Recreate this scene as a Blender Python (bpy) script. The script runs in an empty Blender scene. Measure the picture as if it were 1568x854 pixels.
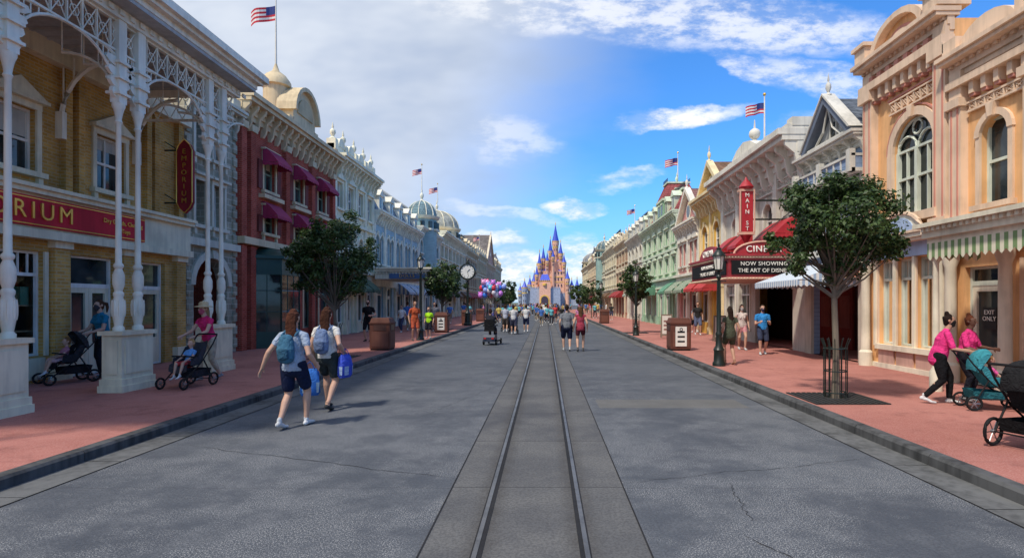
import bpy, bmesh, math, random
import numpy as np
from mathutils import Vector, Matrix
R=random.Random(7)
NP=np.random.RandomState(5)
SC=bpy.context.scene
COL=SC.collection
XL=-10.9; XR=9.0; KL=-5.35; KR=4.35; SW=0.13

# ------------------------------------------------------------------ materials
MATS={}
def nmat(name):
    m=bpy.data.materials.new(name); m.use_nodes=True
    nt=m.node_tree; p=nt.nodes['Principled BSDF']
    return m,nt,p
def N(nt,t,**kw):
    n=nt.nodes.new(t)
    for k,v in kw.items(): setattr(n,k,v)
    return n
def pos(nt):
    return N(nt,'ShaderNodeNewGeometry').outputs['Position']
def math_(nt,op,a,b=None,c=None,clamp=False):
    n=N(nt,'ShaderNodeMath',operation=op); n.use_clamp=clamp
    for i,x in enumerate((a,b,c)):
        if x is None: continue
        if isinstance(x,(int,float)): n.inputs[i].default_value=x
        else: nt.links.new(x,n.inputs[i])
    return n.outputs[0]
def noise(nt,vec,scale,detail=4,rough=.55,dist=0):
    n=N(nt,'ShaderNodeTexNoise'); n.inputs['Scale'].default_value=scale
    n.inputs['Detail'].default_value=detail; n.inputs['Roughness'].default_value=rough
    n.inputs['Distortion'].default_value=dist
    if vec is not None: nt.links.new(vec,n.inputs['Vector'])
    return n.outputs[0]
def mixc(nt,f,a,b,blend='MIX'):
    n=N(nt,'ShaderNodeMix',data_type='RGBA',blend_type=blend)
    for s,x in ((0,f),(6,a),(7,b)):
        if isinstance(x,(int,float)): n.inputs[s].default_value=x
        elif isinstance(x,tuple): n.inputs[s].default_value=(*x[:3],1)
        else: nt.links.new(x,n.inputs[s])
    return n.outputs[2]
def ramp(nt,x,lo,hi,a=0.0,b=1.0):
    n=N(nt,'ShaderNodeMapRange'); n.inputs[1].default_value=lo; n.inputs[2].default_value=hi
    n.inputs[3].default_value=a; n.inputs[4].default_value=b; n.interpolation_type='SMOOTHSTEP'
    nt.links.new(x,n.inputs[0]); return n.outputs[0]
def bump(nt,p,h,strength=.3,dist=.02):
    n=N(nt,'ShaderNodeBump'); n.inputs['Strength'].default_value=strength; n.inputs['Distance'].default_value=dist
    nt.links.new(h,n.inputs['Height']); nt.links.new(n.outputs[0],p.inputs['Normal'])
def spec(p,v): p.inputs['Specular IOR Level'].default_value=v
def sc(c,k): return tuple(min(1,x*k) for x in c[:3])

def paint(c,rough=.55,var=.17,metal=0,name=None):
    key=('paint',c,rough,metal)
    if key in MATS: return MATS[key]
    m,nt,p=nmat(name or 'paint'); g=pos(nt)
    n1=noise(nt,g,1.3,4); 
    # rain-streak weathering: noise stretched vertically
    mp=N(nt,'ShaderNodeVectorMath',operation='MULTIPLY'); mp.inputs[1].default_value=(9,9,.9); nt.links.new(g,mp.inputs[0])
    n2=noise(nt,mp.outputs[0],1.0,3)
    f=math_(nt,'ADD',math_(nt,'MULTIPLY',n1,.6),math_(nt,'MULTIPLY',n2,.4))
    f=ramp(nt,f,.34,.62)
    nt.links.new(mixc(nt,f,sc(c,1-var*1.3),sc(c,1+var*.4)),p.inputs['Base Color'])
    p.inputs['Roughness'].default_value=rough; p.inputs['Metallic'].default_value=metal
    if rough>=.5 and not metal: spec(p,.2); p.inputs['Roughness'].default_value=max(rough,.65)
    MATS[key]=m; return m
def wallvec(nt):
    g=pos(nt); s=N(nt,'ShaderNodeSeparateXYZ'); nt.links.new(g,s.inputs[0])
    c=N(nt,'ShaderNodeCombineXYZ'); nt.links.new(math_(nt,'ADD',s.outputs[0],s.outputs[1]),c.inputs[0]); nt.links.new(s.outputs[2],c.inputs[1])
    return c.outputs[0],s,g
def brick(c,c2,mortar,bw=.21,bh=.075,name='brick',ms=.012):
    key=('brick',c,c2,bw)
    if key in MATS: return MATS[key]
    m,nt,p=nmat(name); v,s,g=wallvec(nt)
    b=N(nt,'ShaderNodeTexBrick'); nt.links.new(v,b.inputs['Vector'])
    b.inputs['Color1'].default_value=(*c,1); b.inputs['Color2'].default_value=(*c2,1); b.inputs['Mortar'].default_value=(*mortar,1)
    b.inputs['Scale'].default_value=1; b.inputs['Brick Width'].default_value=bw; b.inputs['Row Height'].default_value=bh
    b.inputs['Mortar Size'].default_value=ms; b.inputs['Mortar Smooth'].default_value=.2
    n1=ramp(nt,noise(nt,g,1.1,5),.3,.7,.72,1.15)
    mm=N(nt,'ShaderNodeMix',data_type='RGBA',blend_type='MULTIPLY'); mm.inputs[0].default_value=1
    nt.links.new(b.outputs['Color'],mm.inputs[6]); nt.links.new(n1,mm.inputs[7])
    nt.links.new(mm.outputs[2],p.inputs['Base Color']); p.inputs['Roughness'].default_value=.9; spec(p,.08)
    bump(nt,p,math_(nt,'SUBTRACT',1,b.outputs['Fac']),.5,.01)
    MATS[key]=m; return m
def siding(c,pitch=.14,name='siding'):
    key=('siding',c,pitch)
    if key in MATS: return MATS[key]
    m,nt,p=nmat(name); v,s,g=wallvec(nt)
    fr=math_(nt,'FRACT',math_(nt,'MULTIPLY',s.outputs[2],1/pitch))
    n1=ramp(nt,noise(nt,g,1.5,4),.3,.7)
    col=mixc(nt,n1,sc(c,.84),sc(c,1.08))
    col=mixc(nt,ramp(nt,fr,.86,.97),col,sc(c,.5))
    nt.links.new(col,p.inputs['Base Color']); p.inputs['Roughness'].default_value=.7; spec(p,.15)
    bump(nt,p,fr,.5,.015)
    MATS[key]=m; return m
def stripes(c1,c2,w=.15,name='striped_canvas',axis='xy'):
    key=('str',c1,c2,w,axis)
    if key in MATS: return MATS[key]
    m,nt,p=nmat(name); v,s,g=wallvec(nt)
    src=math_(nt,'ADD',s.outputs[0],s.outputs[1]) if axis=='xy' else s.outputs[1]
    fr=math_(nt,'FRACT',math_(nt,'MULTIPLY',src,1/w))
    f=math_(nt,'GREATER_THAN',fr,.5)
    nt.links.new(mixc(nt,f,c1,c2),p.inputs['Base Color']); p.inputs['Roughness'].default_value=.85; spec(p,.15)
    bump(nt,p,noise(nt,g,9,3),.3,.02)
    MATS[key]=m; return m
def mk_glass():
    m,nt,p=nmat('window_glass'); g=pos(nt)
    n=noise(nt,g,.9,3)
    nt.links.new(mixc(nt,ramp(nt,n,.35,.65),(.010,.014,.016),(.05,.06,.06)),p.inputs['Base Color'])
    p.inputs['Roughness'].default_value=.05; p.inputs['Specular IOR Level'].default_value=.6
    bump(nt,p,noise(nt,g,1.7,2),.06,.02)
    return m
def mk_clear():
    m=bpy.data.materials.new('shop_glass'); m.use_nodes=True; nt=m.node_tree; nt.nodes.clear()
    o=N(nt,'ShaderNodeOutputMaterial'); mx=N(nt,'ShaderNodeMixShader'); t=N(nt,'ShaderNodeBsdfTransparent'); gl=N(nt,'ShaderNodeBsdfGlossy')
    gl.inputs['Roughness'].default_value=.02; fr=N(nt,'ShaderNodeFresnel'); fr.inputs[0].default_value=1.5
    t.inputs[0].default_value=(.85,.9,.88,1)
    nt.links.new(fr.outputs[0],mx.inputs[0]); nt.links.new(t.outputs[0],mx.inputs[1]); nt.links.new(gl.outputs[0],mx.inputs[2]); nt.links.new(mx.outputs[0],o.inputs[0])
    return m
GLASS=mk_glass(); CLEAR=mk_clear()
def slate(c):
    return brick(sc(c,.8),sc(c,1.15),sc(c,.45),.25,.16,'roof_slates',.014)
def foliage(name,dark,light):
    key=('fol',name)
    if key in MATS: return MATS[key]
    m,nt,p=nmat(name); g=N(nt,'ShaderNodeNewGeometry')
    n=noise(nt,g.outputs['Position'],1.9,3)
    f=math_(nt,'ADD',math_(nt,'MULTIPLY',g.outputs['Random Per Island'],.45),math_(nt,'MULTIPLY',n,.55))
    col=mixc(nt,ramp(nt,f,.2,.8),dark,light)
    nt.links.new(col,p.inputs['Base Color']); p.inputs['Roughness'].default_value=.45; spec(p,.35)
    o=nt.nodes['Material Output']; tr=N(nt,'ShaderNodeBsdfTranslucent'); nt.links.new(col,tr.inputs[0])
    mx=N(nt,'ShaderNodeMixShader'); mx.inputs[0].default_value=.25
    nt.links.new(p.outputs[0],mx.inputs[1]); nt.links.new(tr.outputs[0],mx.inputs[2]); nt.links.new(mx.outputs[0],o.inputs[0])
    MATS[key]=m; return m

CREAM=(.74,.66,.47); WHITE=(.78,.75,.67)
cream=paint(CREAM); white=paint(WHITE)
iron=paint((.012,.02,.016),.4,name='dark_green_iron')
black=paint((.012,.012,.013),.5,name='black_plastic')
gold=paint((.75,.48,.10),.3,metal=.7,name='gold')
steel=paint((.35,.35,.36),.35,metal=.9,name='steel')

# ------------------------------------------------------------------ builder
class Bld:
    def __init__(s,name,side='W',X=0.0,loc=(0,0,0),rot=0):
        s.name=name; s.side=side; s.X=X; s.parts={}; s.mats={}; s.loc=Vector(loc); s.rot=rot; s.extra=[]
    def m(s,**kw): s.mats.update(kw); return s
    def P(s,a,z,o):
        if s.side=='L': return (s.X+o,a,z)
        if s.side=='R': return (s.X-o,a,z)
        return (a,s.X-o,z)
    def add(s,part,vs,fs):
        V,F=s.parts.setdefault(part,([],[])); k=len(V)
        V.extend([tuple(v) for v in vs]); F.extend([tuple(i+k for i in f) for f in fs])
    def wbox(s,part,x0,x1,y0,y1,z0,z1):
        vs=[(x,y,z) for z in (z0,z1) for y in (y0,y1) for x in (x0,x1)]
        s.add(part,vs,[(0,2,3,1),(4,5,7,6),(0,1,5,4),(2,6,7,3),(0,4,6,2),(1,3,7,5)])
    def box(s,part,a0,a1,z0,z1,o0,o1):
        p=s.P(a0,z0,o0); q=s.P(a1,z1,o1)
        s.wbox(part,min(p[0],q[0]),max(p[0],q[0]),min(p[1],q[1]),max(p[1],q[1]),z0,z1)
    def quad(s,part,pts): s.add(part,[s.P(*p) for p in pts],[tuple(range(len(pts)))])
    def wquad(s,part,pts): s.add(part,pts,[tuple(range(len(pts)))])
    def prism(s,part,poly,o0,o1):
        n=len(poly); vs=[s.P(a,z,o0) for a,z in poly]+[s.P(a,z,o1) for a,z in poly]
        s.add(part,vs,[tuple(range(n)),tuple(range(2*n-1,n-1,-1))]+[(i,(i+1)%n,n+(i+1)%n,n+i) for i in range(n)])
    def lathe(s,part,cx,cy,prof,n=14,ang=0):
        vs=[];fs=[]
        for r,z in prof:
            for i in range(n):
                t=ang+2*math.pi*i/n; vs.append((cx+r*math.cos(t),cy+r*math.sin(t),z))
        m=len(prof)
        for j in range(m-1):
            for i in range(n):
                fs.append((j*n+i,j*n+(i+1)%n,(j+1)*n+(i+1)%n,(j+1)*n+i))
        fs.append(tuple(range(n-1,-1,-1))); fs.append(tuple((m-1)*n+i for i in range(n)))
        s.add(part,vs,fs)
    def tube(s,part,pts,r,n=6,closed=False):
        pts=[Vector(p) for p in pts]; vs=[];fs=[]; m=len(pts)
        rr=r if isinstance(r,(list,tuple)) else [r]*m
        for j,p in enumerate(pts):
            if closed: t=pts[(j+1)%m]-pts[j-1]
            else: t=pts[min(j+1,m-1)]-pts[max(j-1,0)]
            t.normalize(); up=Vector((0,0,1)) if abs(t.z)<.9 else Vector((1,0,0))
            a=t.cross(up).normalized(); b=t.cross(a)
            for i in range(n):
                w=2*math.pi*i/n+.4; vs.append(p+(a*math.cos(w)+b*math.sin(w))*rr[j])
        for j in range(m if closed else m-1):
            k=(j+1)%m
            for i in range(n): fs.append((j*n+i,j*n+(i+1)%n,k*n+(i+1)%n,k*n+i))
        if not closed: fs.append(tuple(range(n-1,-1,-1))); fs.append(tuple((m-1)*n+i for i in range(n)))
        s.add(part,vs,fs)
    def ftube(s,part,pts,r,n=5,closed=False): s.tube(part,[s.P(*p) for p in pts],r,n,closed)
    def ball(s,part,c,r,n=12,sz=1):
        pr=[(max(.001,r*math.sin(math.pi*i/8)),c[2]-r*sz*math.cos(math.pi*i/8)) for i in range(9)]
        s.lathe(part,c[0],c[1],pr,n)
    def ring(s,part,c,axis,r,rt,n=20,m=6):
        ax=Vector(axis).normalized(); up=Vector((0,0,1)) if abs(ax.z)<.9 else Vector((1,0,0))
        a=ax.cross(up).normalized(); b=ax.cross(a); c=Vector(c)
        s.tube(part,[c+(a*math.cos(2*math.pi*i/n)+b*math.sin(2*math.pi*i/n))*r for i in range(n)],rt,m,True)
    def text(s,st,a,z,o,size,matl,ext=.02,space=1.0,align='CENTER',face=None,xs=1):
        cu=bpy.data.curves.new('lettering','FONT'); cu.body=st; cu.size=size; cu.extrude=ext; cu.space_character=space
        cu.align_x=align; cu.align_y='CENTER'; ob=bpy.data.objects.new('lettering',cu); COL.objects.link(ob)
        cu.materials.append(matl); cu.resolution_u=3
        ob.location=s.P(a,z,o); f=face or s.side
        rz={'L':math.pi/2,'R':-math.pi/2,'W':0,'F':0,'B':math.pi}[f]
        ob.rotation_euler=(math.pi/2,0,rz); ob.scale=(xs,1,1); s.extra.append(ob)
    def finish(s,ctr=None):
        e=bpy.data.objects.new(s.name,None); COL.objects.link(e); e.empty_display_size=.3
        allv=[v for V,F in s.parts.values() for v in V]
        if s.rot or s.loc.length>0: c=Vector((0,0,0)); e.location=s.loc; e.rotation_euler=(0,0,s.rot)
        else:
            A=np.array(allv); c=Vector(((A[:,0].min()+A[:,0].max())/2,(A[:,1].min()+A[:,1].max())/2,A[:,2].min())); e.location=c
        for part,(V,F) in s.parts.items():
            me=bpy.data.meshes.new(part); A=np.array(V)-np.array(c)
            me.from_pydata(A.tolist(),[],F); me.materials.append(s.mats[part]); me.update()
            me.shade_smooth(); me.set_sharp_from_angle(angle=math.radians(38))
            ob=bpy.data.objects.new(part,me); COL.objects.link(ob); ob.parent=e
        for ob in s.extra:
            ob.location=Vector(ob.location)-c; ob.parent=e
        return e

# ---- architectural helpers (facade coordinates a=along street, z, o=out) ----
def arcpts(a0,a1,z1,n=10,rise=None):
    r=(a1-a0)/2; rise=rise or r; c=(a0+a1)/2
    return [(c-r*math.cos(math.pi*i/n), z1-rise+rise*math.sin(math.pi*i/n)) for i in range(n+1)]
def wall(b,part,a0,a1,z0,z1,ops,o=0.0,dep=.2,back=9,setback=None,gf=0):
    A=sorted(set([a0,a1]+[x for q in ops for x in q[:2]])); Z=sorted(set([z0,z1]+[x for q in ops for x in q[2:4]]))
    for i in range(len(A)-1):
        for j in range(len(Z)-1):
            ca=(A[i]+A[i+1])/2; cz=(Z[j]+Z[j+1])/2
            if any(q[0]<ca<q[1] and q[2]<cz<q[3] for q in ops): continue
            b.quad(part,[(A[i],Z[j],o),(A[i+1],Z[j],o),(A[i+1],Z[j+1],o),(A[i],Z[j+1],o)])
    for q in ops:
        p0,p1,y0,y1=q[:4]
        b.quad(part,[(p0,y0,o),(p0,y1,o),(p0,y1,o-dep),(p0,y0,o-dep)]); b.quad(part,[(p1,y0,o),(p1,y1,o),(p1,y1,o-dep),(p1,y0,o-dep)])
        b.quad(part,[(p0,y0,o),(p1,y0,o),(p1,y0,o-dep),(p0,y0,o-dep)]); b.quad(part,[(p0,y1,o),(p1,y1,o),(p1,y1,o-dep),(p0,y1,o-dep)])
    for a in (a0,a1): b.quad(part,[(a,z0,o),(a,z1,o),(a,z1,o-dep-.02),(a,z0,o-dep-.02)])
    b.quad(part,[(a0,z1,o),(a1,z1,o),(a1,z1,o-dep-.02),(a0,z1,o-dep-.02)])
    if setback:
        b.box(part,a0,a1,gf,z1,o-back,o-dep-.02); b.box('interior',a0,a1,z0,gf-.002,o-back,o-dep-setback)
    else: b.box(part,a0,a1,z0,z1,o-back,o-dep-.02)
def windows(b,ops,o=0.0,dep=.2):
    for q in ops:
        a0,a1,z0,z1=q[:4]; k=q[4]; w=a1-a0; c=(a0+a1)/2
        if k=='void': 
            continue
        clear = k in('display',)
        g='shop_glass' if clear else 'window_glass'
        b.mats.setdefault('window_glass',GLASS); b.mats.setdefault('shop_glass',CLEAR)
        b.quad(g,[(a0,z0,o-dep+.03),(a1,z0,o-dep+.03),(a1,z1,o-dep+.03),(a0,z1,o-dep+.03)])
        f=.055; fr='window_frames'
        b.mats.setdefault(fr,white)
        oo,oi=o-dep+.09,o-dep+.032
        b.box(fr,a0,a0+f,z0,z1,oi,oo); b.box(fr,a1-f,a1,z0,z1,oi,oo); b.box(fr,a0+f,a1-f,z0,z0+f,oi,oo); b.box(fr,a0+f,a1-f,z1-f,z1,oi,oo)
        if k in('sash','ped','arch','hood','tri'):
            b.box(fr,a0+f,a1-f,(z0+z1)/2-.03,(z0+z1)/2+.03,oi,oo-.01); 
            if w>.7: b.box(fr,c-.018,c+.018,z0+f,z1-f,oi,oo-.02)
            t='trim'; cw=.11
            if w>.5 and R.random()<.6:
                b.mats.setdefault('blinds',paint((.5,.47,.4))); hz=z1-(z1-z0)*R.uniform(.15,.45)
                b.quad('blinds',[(a0+f,hz,o-dep+.036),(a1-f,hz,o-dep+.036),(a1-f,z1-f,o-dep+.036),(a0+f,z1-f,o-dep+.036)])
            zt=z1-(w/2 if k=='arch' else 0)
            b.box(t,a0-cw,a0,z0,zt,o,o+.05); b.box(t,a1,a1+cw,z0,zt,o,o+.05)
            b.box(t,a0-cw-.06,a1+cw+.06,z0-.11,z0,o,o+.14); b.box(t,a0-cw,a0,z0-.3,z0-.11,o,o+.08); b.box(t,a1,a1+cw,z0-.3,z0-.11,o,o+.08)
            if k=='arch': arch_trim(b,a0,a1,z1,o,dep)
            else:
                b.box(t,a0-cw,a1+cw,z1,z1+.14,o,o+.06)
                b.box(t,a0-cw-.07,a1+cw+.07,z1+.14,z1+.21,o,o+.18)
                if k=='ped': b.prism(t,[(a0-cw-.07,z1+.21),(a1+cw+.07,z1+.21),(c,z1+.21+.3*(w+.3))],o,o+.14)
                if k=='hood':
                    pts=arcpts(a0-cw,a1+cw,z1+.21+.3,8,.3); b.prism(t,pts,o,o+.16)
        elif k in('shop','display'):
            n=max(1,round(w/.8))
            for i in range(1,n): x=a0+w*i/n; b.box(fr,x-.03,x+.03,z0+f,z1-f,oi,oo)
            zz=z1-.5
            b.box(fr,a0+f,a1-f,zz-.035,zz+.035,oi,oo+.005)
            m=int(w/.2)
            for i in range(1,m): x=a0+w*i/m; b.box(fr,x-.01,x+.01,zz+.035,z1-f,oi,oo-.02)
            b.box('trim',a0-.09,a0,z0,z1,o,o+.04); b.box('trim',a1,a1+.09,z0,z1,o,o+.04)
            if clear: display(b,a0,a1,z0,z1,o-dep)
        elif k=='door':
            d='doors'; b.mats.setdefault(d,b.mats.get('trim'))
            n=2 if w>1.3 else 1
            for i in range(n):
                x0=a0+f+(w-2*f)*i/n; x1=a0+f+(w-2*f)*(i+1)/n-.01; zz=2.2
                b.box(d,x0,x0+.1,z0,zz,oi,oo-.01); b.box(d,x1-.1,x1,z0,zz,oi,oo-.01); b.box(d,x0+.1,x1-.1,z0,z0+.75,oi,oo-.015); b.box(d,x0+.1,x1-.1,zz-.12,zz,oi,oo-.012)
            b.box(fr,a0+f,a1-f,2.2,2.3,oi,oo)
def arch_trim(b,a0,a1,z1,o,dep,cw=.13,fill='walls',key=True):
    r=(a1-a0)/2; c=(a0+a1)/2; zs=z1-r; n=12
    P=[(c-r*math.cos(math.pi*i/n),zs+r*math.sin(math.pi*i/n)) for i in range(n+1)]
    Q=[(c-(r+cw)*math.cos(math.pi*i/n),zs+(r+cw)*math.sin(math.pi*i/n)) for i in range(n+1)]
    for i in range(n):
        (x0,y0),(x1,y1)=P[i],P[i+1]
        b.quad(fill,[(x0,y0,o),(x1,y1,o),(x1,z1,o),(x0,z1,o)]); b.quad(fill,[(x0,y0,o),(x1,y1,o),(x1,y1,o-dep),(x0,y0,o-dep)])
        b.prism('trim',[P[i],P[i+1],Q[i+1],Q[i]],o+.001,o+.07)
    if key: b.prism('trim',[(c-.06,z1-.02),(c+.06,z1-.02),(c+.1,z1+.24),(c-.1,z1+.24)],o,o+.13)
def display(b,a0,a1,z0,z1,o):
    b.mats.setdefault('interior',paint((.45,.33,.2)))
    if 'goods_0' not in b.mats:
        for i,c in enumerate([(.6,.08,.07),(.1,.2,.5),(.8,.7,.5),(.7,.35,.5),(.15,.4,.3)]): b.mats['goods_%d'%i]=paint(c)
        b.mats['shelves']=paint((.55,.42,.28))
    for z in (z0,z0+.55,z0+1.1):
        if z>z1-.4: continue
        b.box('shelves',a0-.1,a1+.1,z-.03,z,o-.8,o-.06)
        x=a0
        while x<a1-.15:
            w=R.uniform(.07,.2); h=R.uniform(.1,.42); d=R.uniform(.06,.4)
            g='goods_%d'%R.randrange(5)
            if R.random()<.5: b.box(g,x,x+w,z+.001,z+h,o-d-.2,o-d)
            else:
                p=b.P(x+w/2,z,o-d-.1); b.lathe(g,p[0],p[1],[(w*.3,z),(w*.45,z+h*.4),(w*.2,z+h*.6),(w*.3,z+h*.8),(.01,z+h)],8)
            x+=w+R.uniform(.03,.15)
def cornice(b,a0,a1,z,h=.6,out=.5,br=.8,part='trim',dent=True,bpart=None):
    b.box(part,a0,a1,z,z+h*.25,0,out*.2); b.box(part,a0,a1,z+h*.25,z+h*.62,0,out*.32)
    b.box(part,a0-.02,a1+.02,z+h*.62,z+h*.8,-.1,out*.85); b.box(part,a0-.04,a1+.04,z+h*.8,z+h,-.12,out)
    if dent:
        n=int((a1-a0)/.2)
        for i in range(n): x=a0+(a1-a0)*(i+.3)/n; b.box(part,x,x+.09,z+h*.47,z+h*.62,out*.32,out*.46)
    if br:
        n=max(2,int((a1-a0)/br)+1)
        for i in range(n):
            x=a0+.08+(a1-a0-.16)*i/(n-1); q=bpart or part
            poly=[(0,z+h*.62),(out*.75,z+h*.62),(out*.72,z+h*.45),(out*.4,z+h*.2),(out*.3,z-h*.25),(out*.15,z-h*.45),(0,z-h*.45)]
            vs=[b.P(x-.06,zz,oo+.002) for oo,zz in poly]+[b.P(x+.06,zz,oo+.002) for oo,zz in poly]; k=len(poly)
            b.add(q,vs,[tuple(range(k)),tuple(range(2*k-1,k-1,-1))]+[(i2,(i2+1)%k,k+(i2+1)%k,k+i2) for i2 in range(k)])
def awning(b,part,a0,a1,zt,zb,out,o=0.02,val=.2,curve=True):
    n=6
    pr=[]
    for i in range(n+1):
        t=i/n; z=zt+(zb-zt)*(t**1.3 if curve else t); pr.append((o+(out)*t,z))
    for i in range(n):
        b.quad(part,[(a0,pr[i][1],pr[i][0]),(a1,pr[i][1],pr[i][0]),(a1,pr[i+1][1],pr[i+1][0]),(a0,pr[i+1][1],pr[i+1][0])])
    for a in (a0,a1): b.quad(part,[(a,z,q) for q,z in pr]+[(a,zb-.02,o)])
    m=max(3,int((a1-a0)/.16)); w=(a1-a0)/m
    for i in range(m):
        x=a0+w*i; b.quad(part,[(x,zb,o+out),(x+w,zb,o+out),(x+w,zb-val*.7,o+out),(x+w*.5,zb-val,o+out),(x,zb-val*.7,o+out)])
    for a in (a0,a1):
        m2=max(2,int(out/.16)); w2=out/m2
        for i in range(m2): x=o+w2*i; b.quad(part,[(a,zb-.02,x),(a,zb-.02,x+w2),(a,zb-val*.7,x+w2),(a,zb-val,x+w2*.5),(a,zb-val*.7,x)])
def finial(b,part,x,y,z,h=.6,r=.1):
    b.lathe(part,x,y,[(r*1.2,z),(r*1.2,z+.05*h),(r*.4,z+.15*h),(r,z+.35*h),(r*.9,z+.5*h),(r*.25,z+.62*h),(r*.4,z+.7*h),(.005,z+h)],8)
def flagpole(x,y,z0,z1,fl=1.0,dirx=-1):
    b=Bld('flagpole'); b.m(pole=white,finial=gold,red=paint((.5,.03,.05)),stripe_white=paint((.7,.7,.7)),canton=paint((.03,.05,.2)))
    b.tube('pole',[(x,y,z0),(x,y,z1)],[.05,.025],6); b.ball('finial',(x,y,z1+.06),.07,8)
    z1=z1-.25*fl
    L=.95*fl; H=.5*fl; nx=10
    for i in range(nx):
        for j in range(7):
            def f(a,c):
                u=a/nx; return (x+dirx*u*L*.93, y+.1*math.sin(u*7)*fl, z1-.08-c*H/7-.22*u*u*fl+.04*math.sin(u*8))
            part='canton' if (i<4 and j<4) else ('red' if j%2==0 else 'stripe_white')
            b.wquad(part,[f(i,j),f(i+1,j),f(i+1,j+1),f(i,j+1)])
    b.finish()

# ------------------------------------------------------------------ ground
def ground():
    m,nt,p=nmat('terrain'); g=pos(nt)
    nt.links.new(mixc(nt,noise(nt,g,.05,5),(.06,.09,.04),(.14,.14,.10)),p.inputs['Base Color']); p.inputs['Roughness'].default_value=.9
    b=Bld('ground'); b.m(surface=m); b.wquad('surface',[(-3000,-300,-.02),(3000,-300,-.02),(3000,5000,-.02),(-3000,5000,-.02)]); b.finish()
    m,nt,p=nmat('asphalt'); g=pos(nt); s=N(nt,'ShaderNodeSeparateXYZ'); nt.links.new(g,s.inputs[0]); x,y=s.outputs[0],s.outputs[1]
    big=noise(nt,g,.35,4,.6); mid=noise(nt,g,2.2,5,.65); fine=noise(nt,g,42,3,.8); vf=noise(nt,g,85,2,.7)
    col=mixc(nt,ramp(nt,big,.35,.65),(.070,.078,.093),(.104,.113,.128))
    col=mixc(nt,math_(nt,'MULTIPLY',ramp(nt,mid,.42,.72),.5),col,(.145,.152,.165))
    col=mixc(nt,math_(nt,'MULTIPLY',ramp(nt,fine,.40,.62),.55),col,(.042,.047,.056))
    sp=math_(nt,'MULTIPLY',ramp(nt,vf,.53,.60),ramp(nt,noise(nt,g,.8,5,.7),.40,.58))
    nearfac=ramp(nt,y,4,18,1,.08)
    sp=math_(nt,'MULTIPLY',math_(nt,'MULTIPLY',sp,.6),nearfac)
    col=mixc(nt,sp,col,(.46,.46,.45))
    fj=math_(nt,'FRACT',math_(nt,'MULTIPLY',math_(nt,'ADD',y,math_(nt,'MULTIPLY',mid,.12)),1/5.6)); jt=math_(nt,'LESS_THAN',fj,.0018)
    col=mixc(nt,math_(nt,'MULTIPLY',jt,.45),col,(.03,.03,.035))
    px=math_(nt,'MULTIPLY',math_(nt,'GREATER_THAN',x,.95),math_(nt,'LESS_THAN',x,3.6)); py=math_(nt,'MULTIPLY',math_(nt,'GREATER_THAN',y,9.75),math_(nt,'LESS_THAN',y,10.6))
    col=mixc(nt,math_(nt,'MULTIPLY',math_(nt,'MULTIPLY',px,py),.5),col,(.15,.14,.12))
    nt.links.new(col,p.inputs['Base Color']); p.inputs['Roughness'].default_value=.85; spec(p,.25)
    bump(nt,p,math_(nt,'ADD',fine,math_(nt,'MULTIPLY',vf,.5)),.7,.008)
    b=Bld('road'); cm=paint((.035,.036,.04),.9,name='crack_filler'); b.m(asphalt=m,cracks=cm); b.wquad('asphalt',[(KL-.2,-12,0),(KR+.2,-12,0),(KR+.2,140,0),(KL-.2,140,0)])
    rr=random.Random(3)
    def crack(p0,p1,w=.005,amp=.05,n=34):
        pts=[];off=0
        for i in range(n+1):
            t=i/n; off=off*.8+rr.uniform(-amp,amp)*.5; dx,dy=p1[0]-p0[0],p1[1]-p0[1]; L=math.hypot(dx,dy)
            pts.append((p0[0]+dx*t-dy/L*off,p0[1]+dy*t+dx/L*off))
        ws=[w*rr.uniform(.4,1.1)*(1 if 2<i<n-2 else .4) for i in range(n+1)]
        for i in range(n):
            (x0,y0),(x1,y1)=pts[i],pts[i+1]; L=math.hypot(x1-x0,y1-y0)+1e-6; nx,ny=-(y1-y0)/L,(x1-x0)/L; a,c=ws[i],ws[i+1]
            b.wquad('cracks',[(x0-nx*a,y0-ny*a,.0038),(x1-nx*c,y1-ny*c,.0038),(x1+nx*c,y1+ny*c,.0038),(x0+nx*a,y0+ny*a,.0038)])
    crack((-4.6,7.2),(-.95,5.8)); crack((.8,5.7),(3.9,6.6),.004); crack((1.9,5.7),(1.75,4.7),.004); crack((1.6,4.4),(1.95,3.7),.006,.03,16); crack((-4.9,9.7),(-2.9,12.3),.005); crack((.82,17.2),(4.2,17.8)); crack((-4.9,15.1),(-.95,15.4)); crack((-2.0,9.0),(-1.0,12.6),.004)
    b.finish()
    b=Bld('plaza'); b.m(paving=m); b.wquad('paving',[(-60,140,0),(60,140,0),(60,345,0),(-60,345,0)]); b.finish()
    m2,nt,p=nmat('track_slab'); g=pos(nt); s=N(nt,'ShaderNodeSeparateXYZ'); nt.links.new(g,s.inputs[0]); x,y=s.outputs[0],s.outputs[1]
    slabid=math_(nt,'FLOOR',math_(nt,'MULTIPLY',y,1/1.85)); wn=N(nt,'ShaderNodeTexWhiteNoise',noise_dimensions='1D'); nt.links.new(slabid,wn.inputs['W'])
    col=mixc(nt,ramp(nt,noise(nt,g,.9,5,.65),.35,.65),(.078,.080,.087),(.135,.134,.132))
    col=mixc(nt,math_(nt,'MULTIPLY',wn.outputs[0],.35),col,(.15,.148,.143))
    col=mixc(nt,math_(nt,'MULTIPLY',ramp(nt,noise(nt,g,40,3,.75),.40,.62),.5),col,(.05,.05,.053))
    d1=math_(nt,'MINIMUM',math_(nt,'ABSOLUTE',math_(nt,'ADD',x,.5)),math_(nt,'ABSOLUTE',math_(nt,'SUBTRACT',x,.29)))
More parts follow.
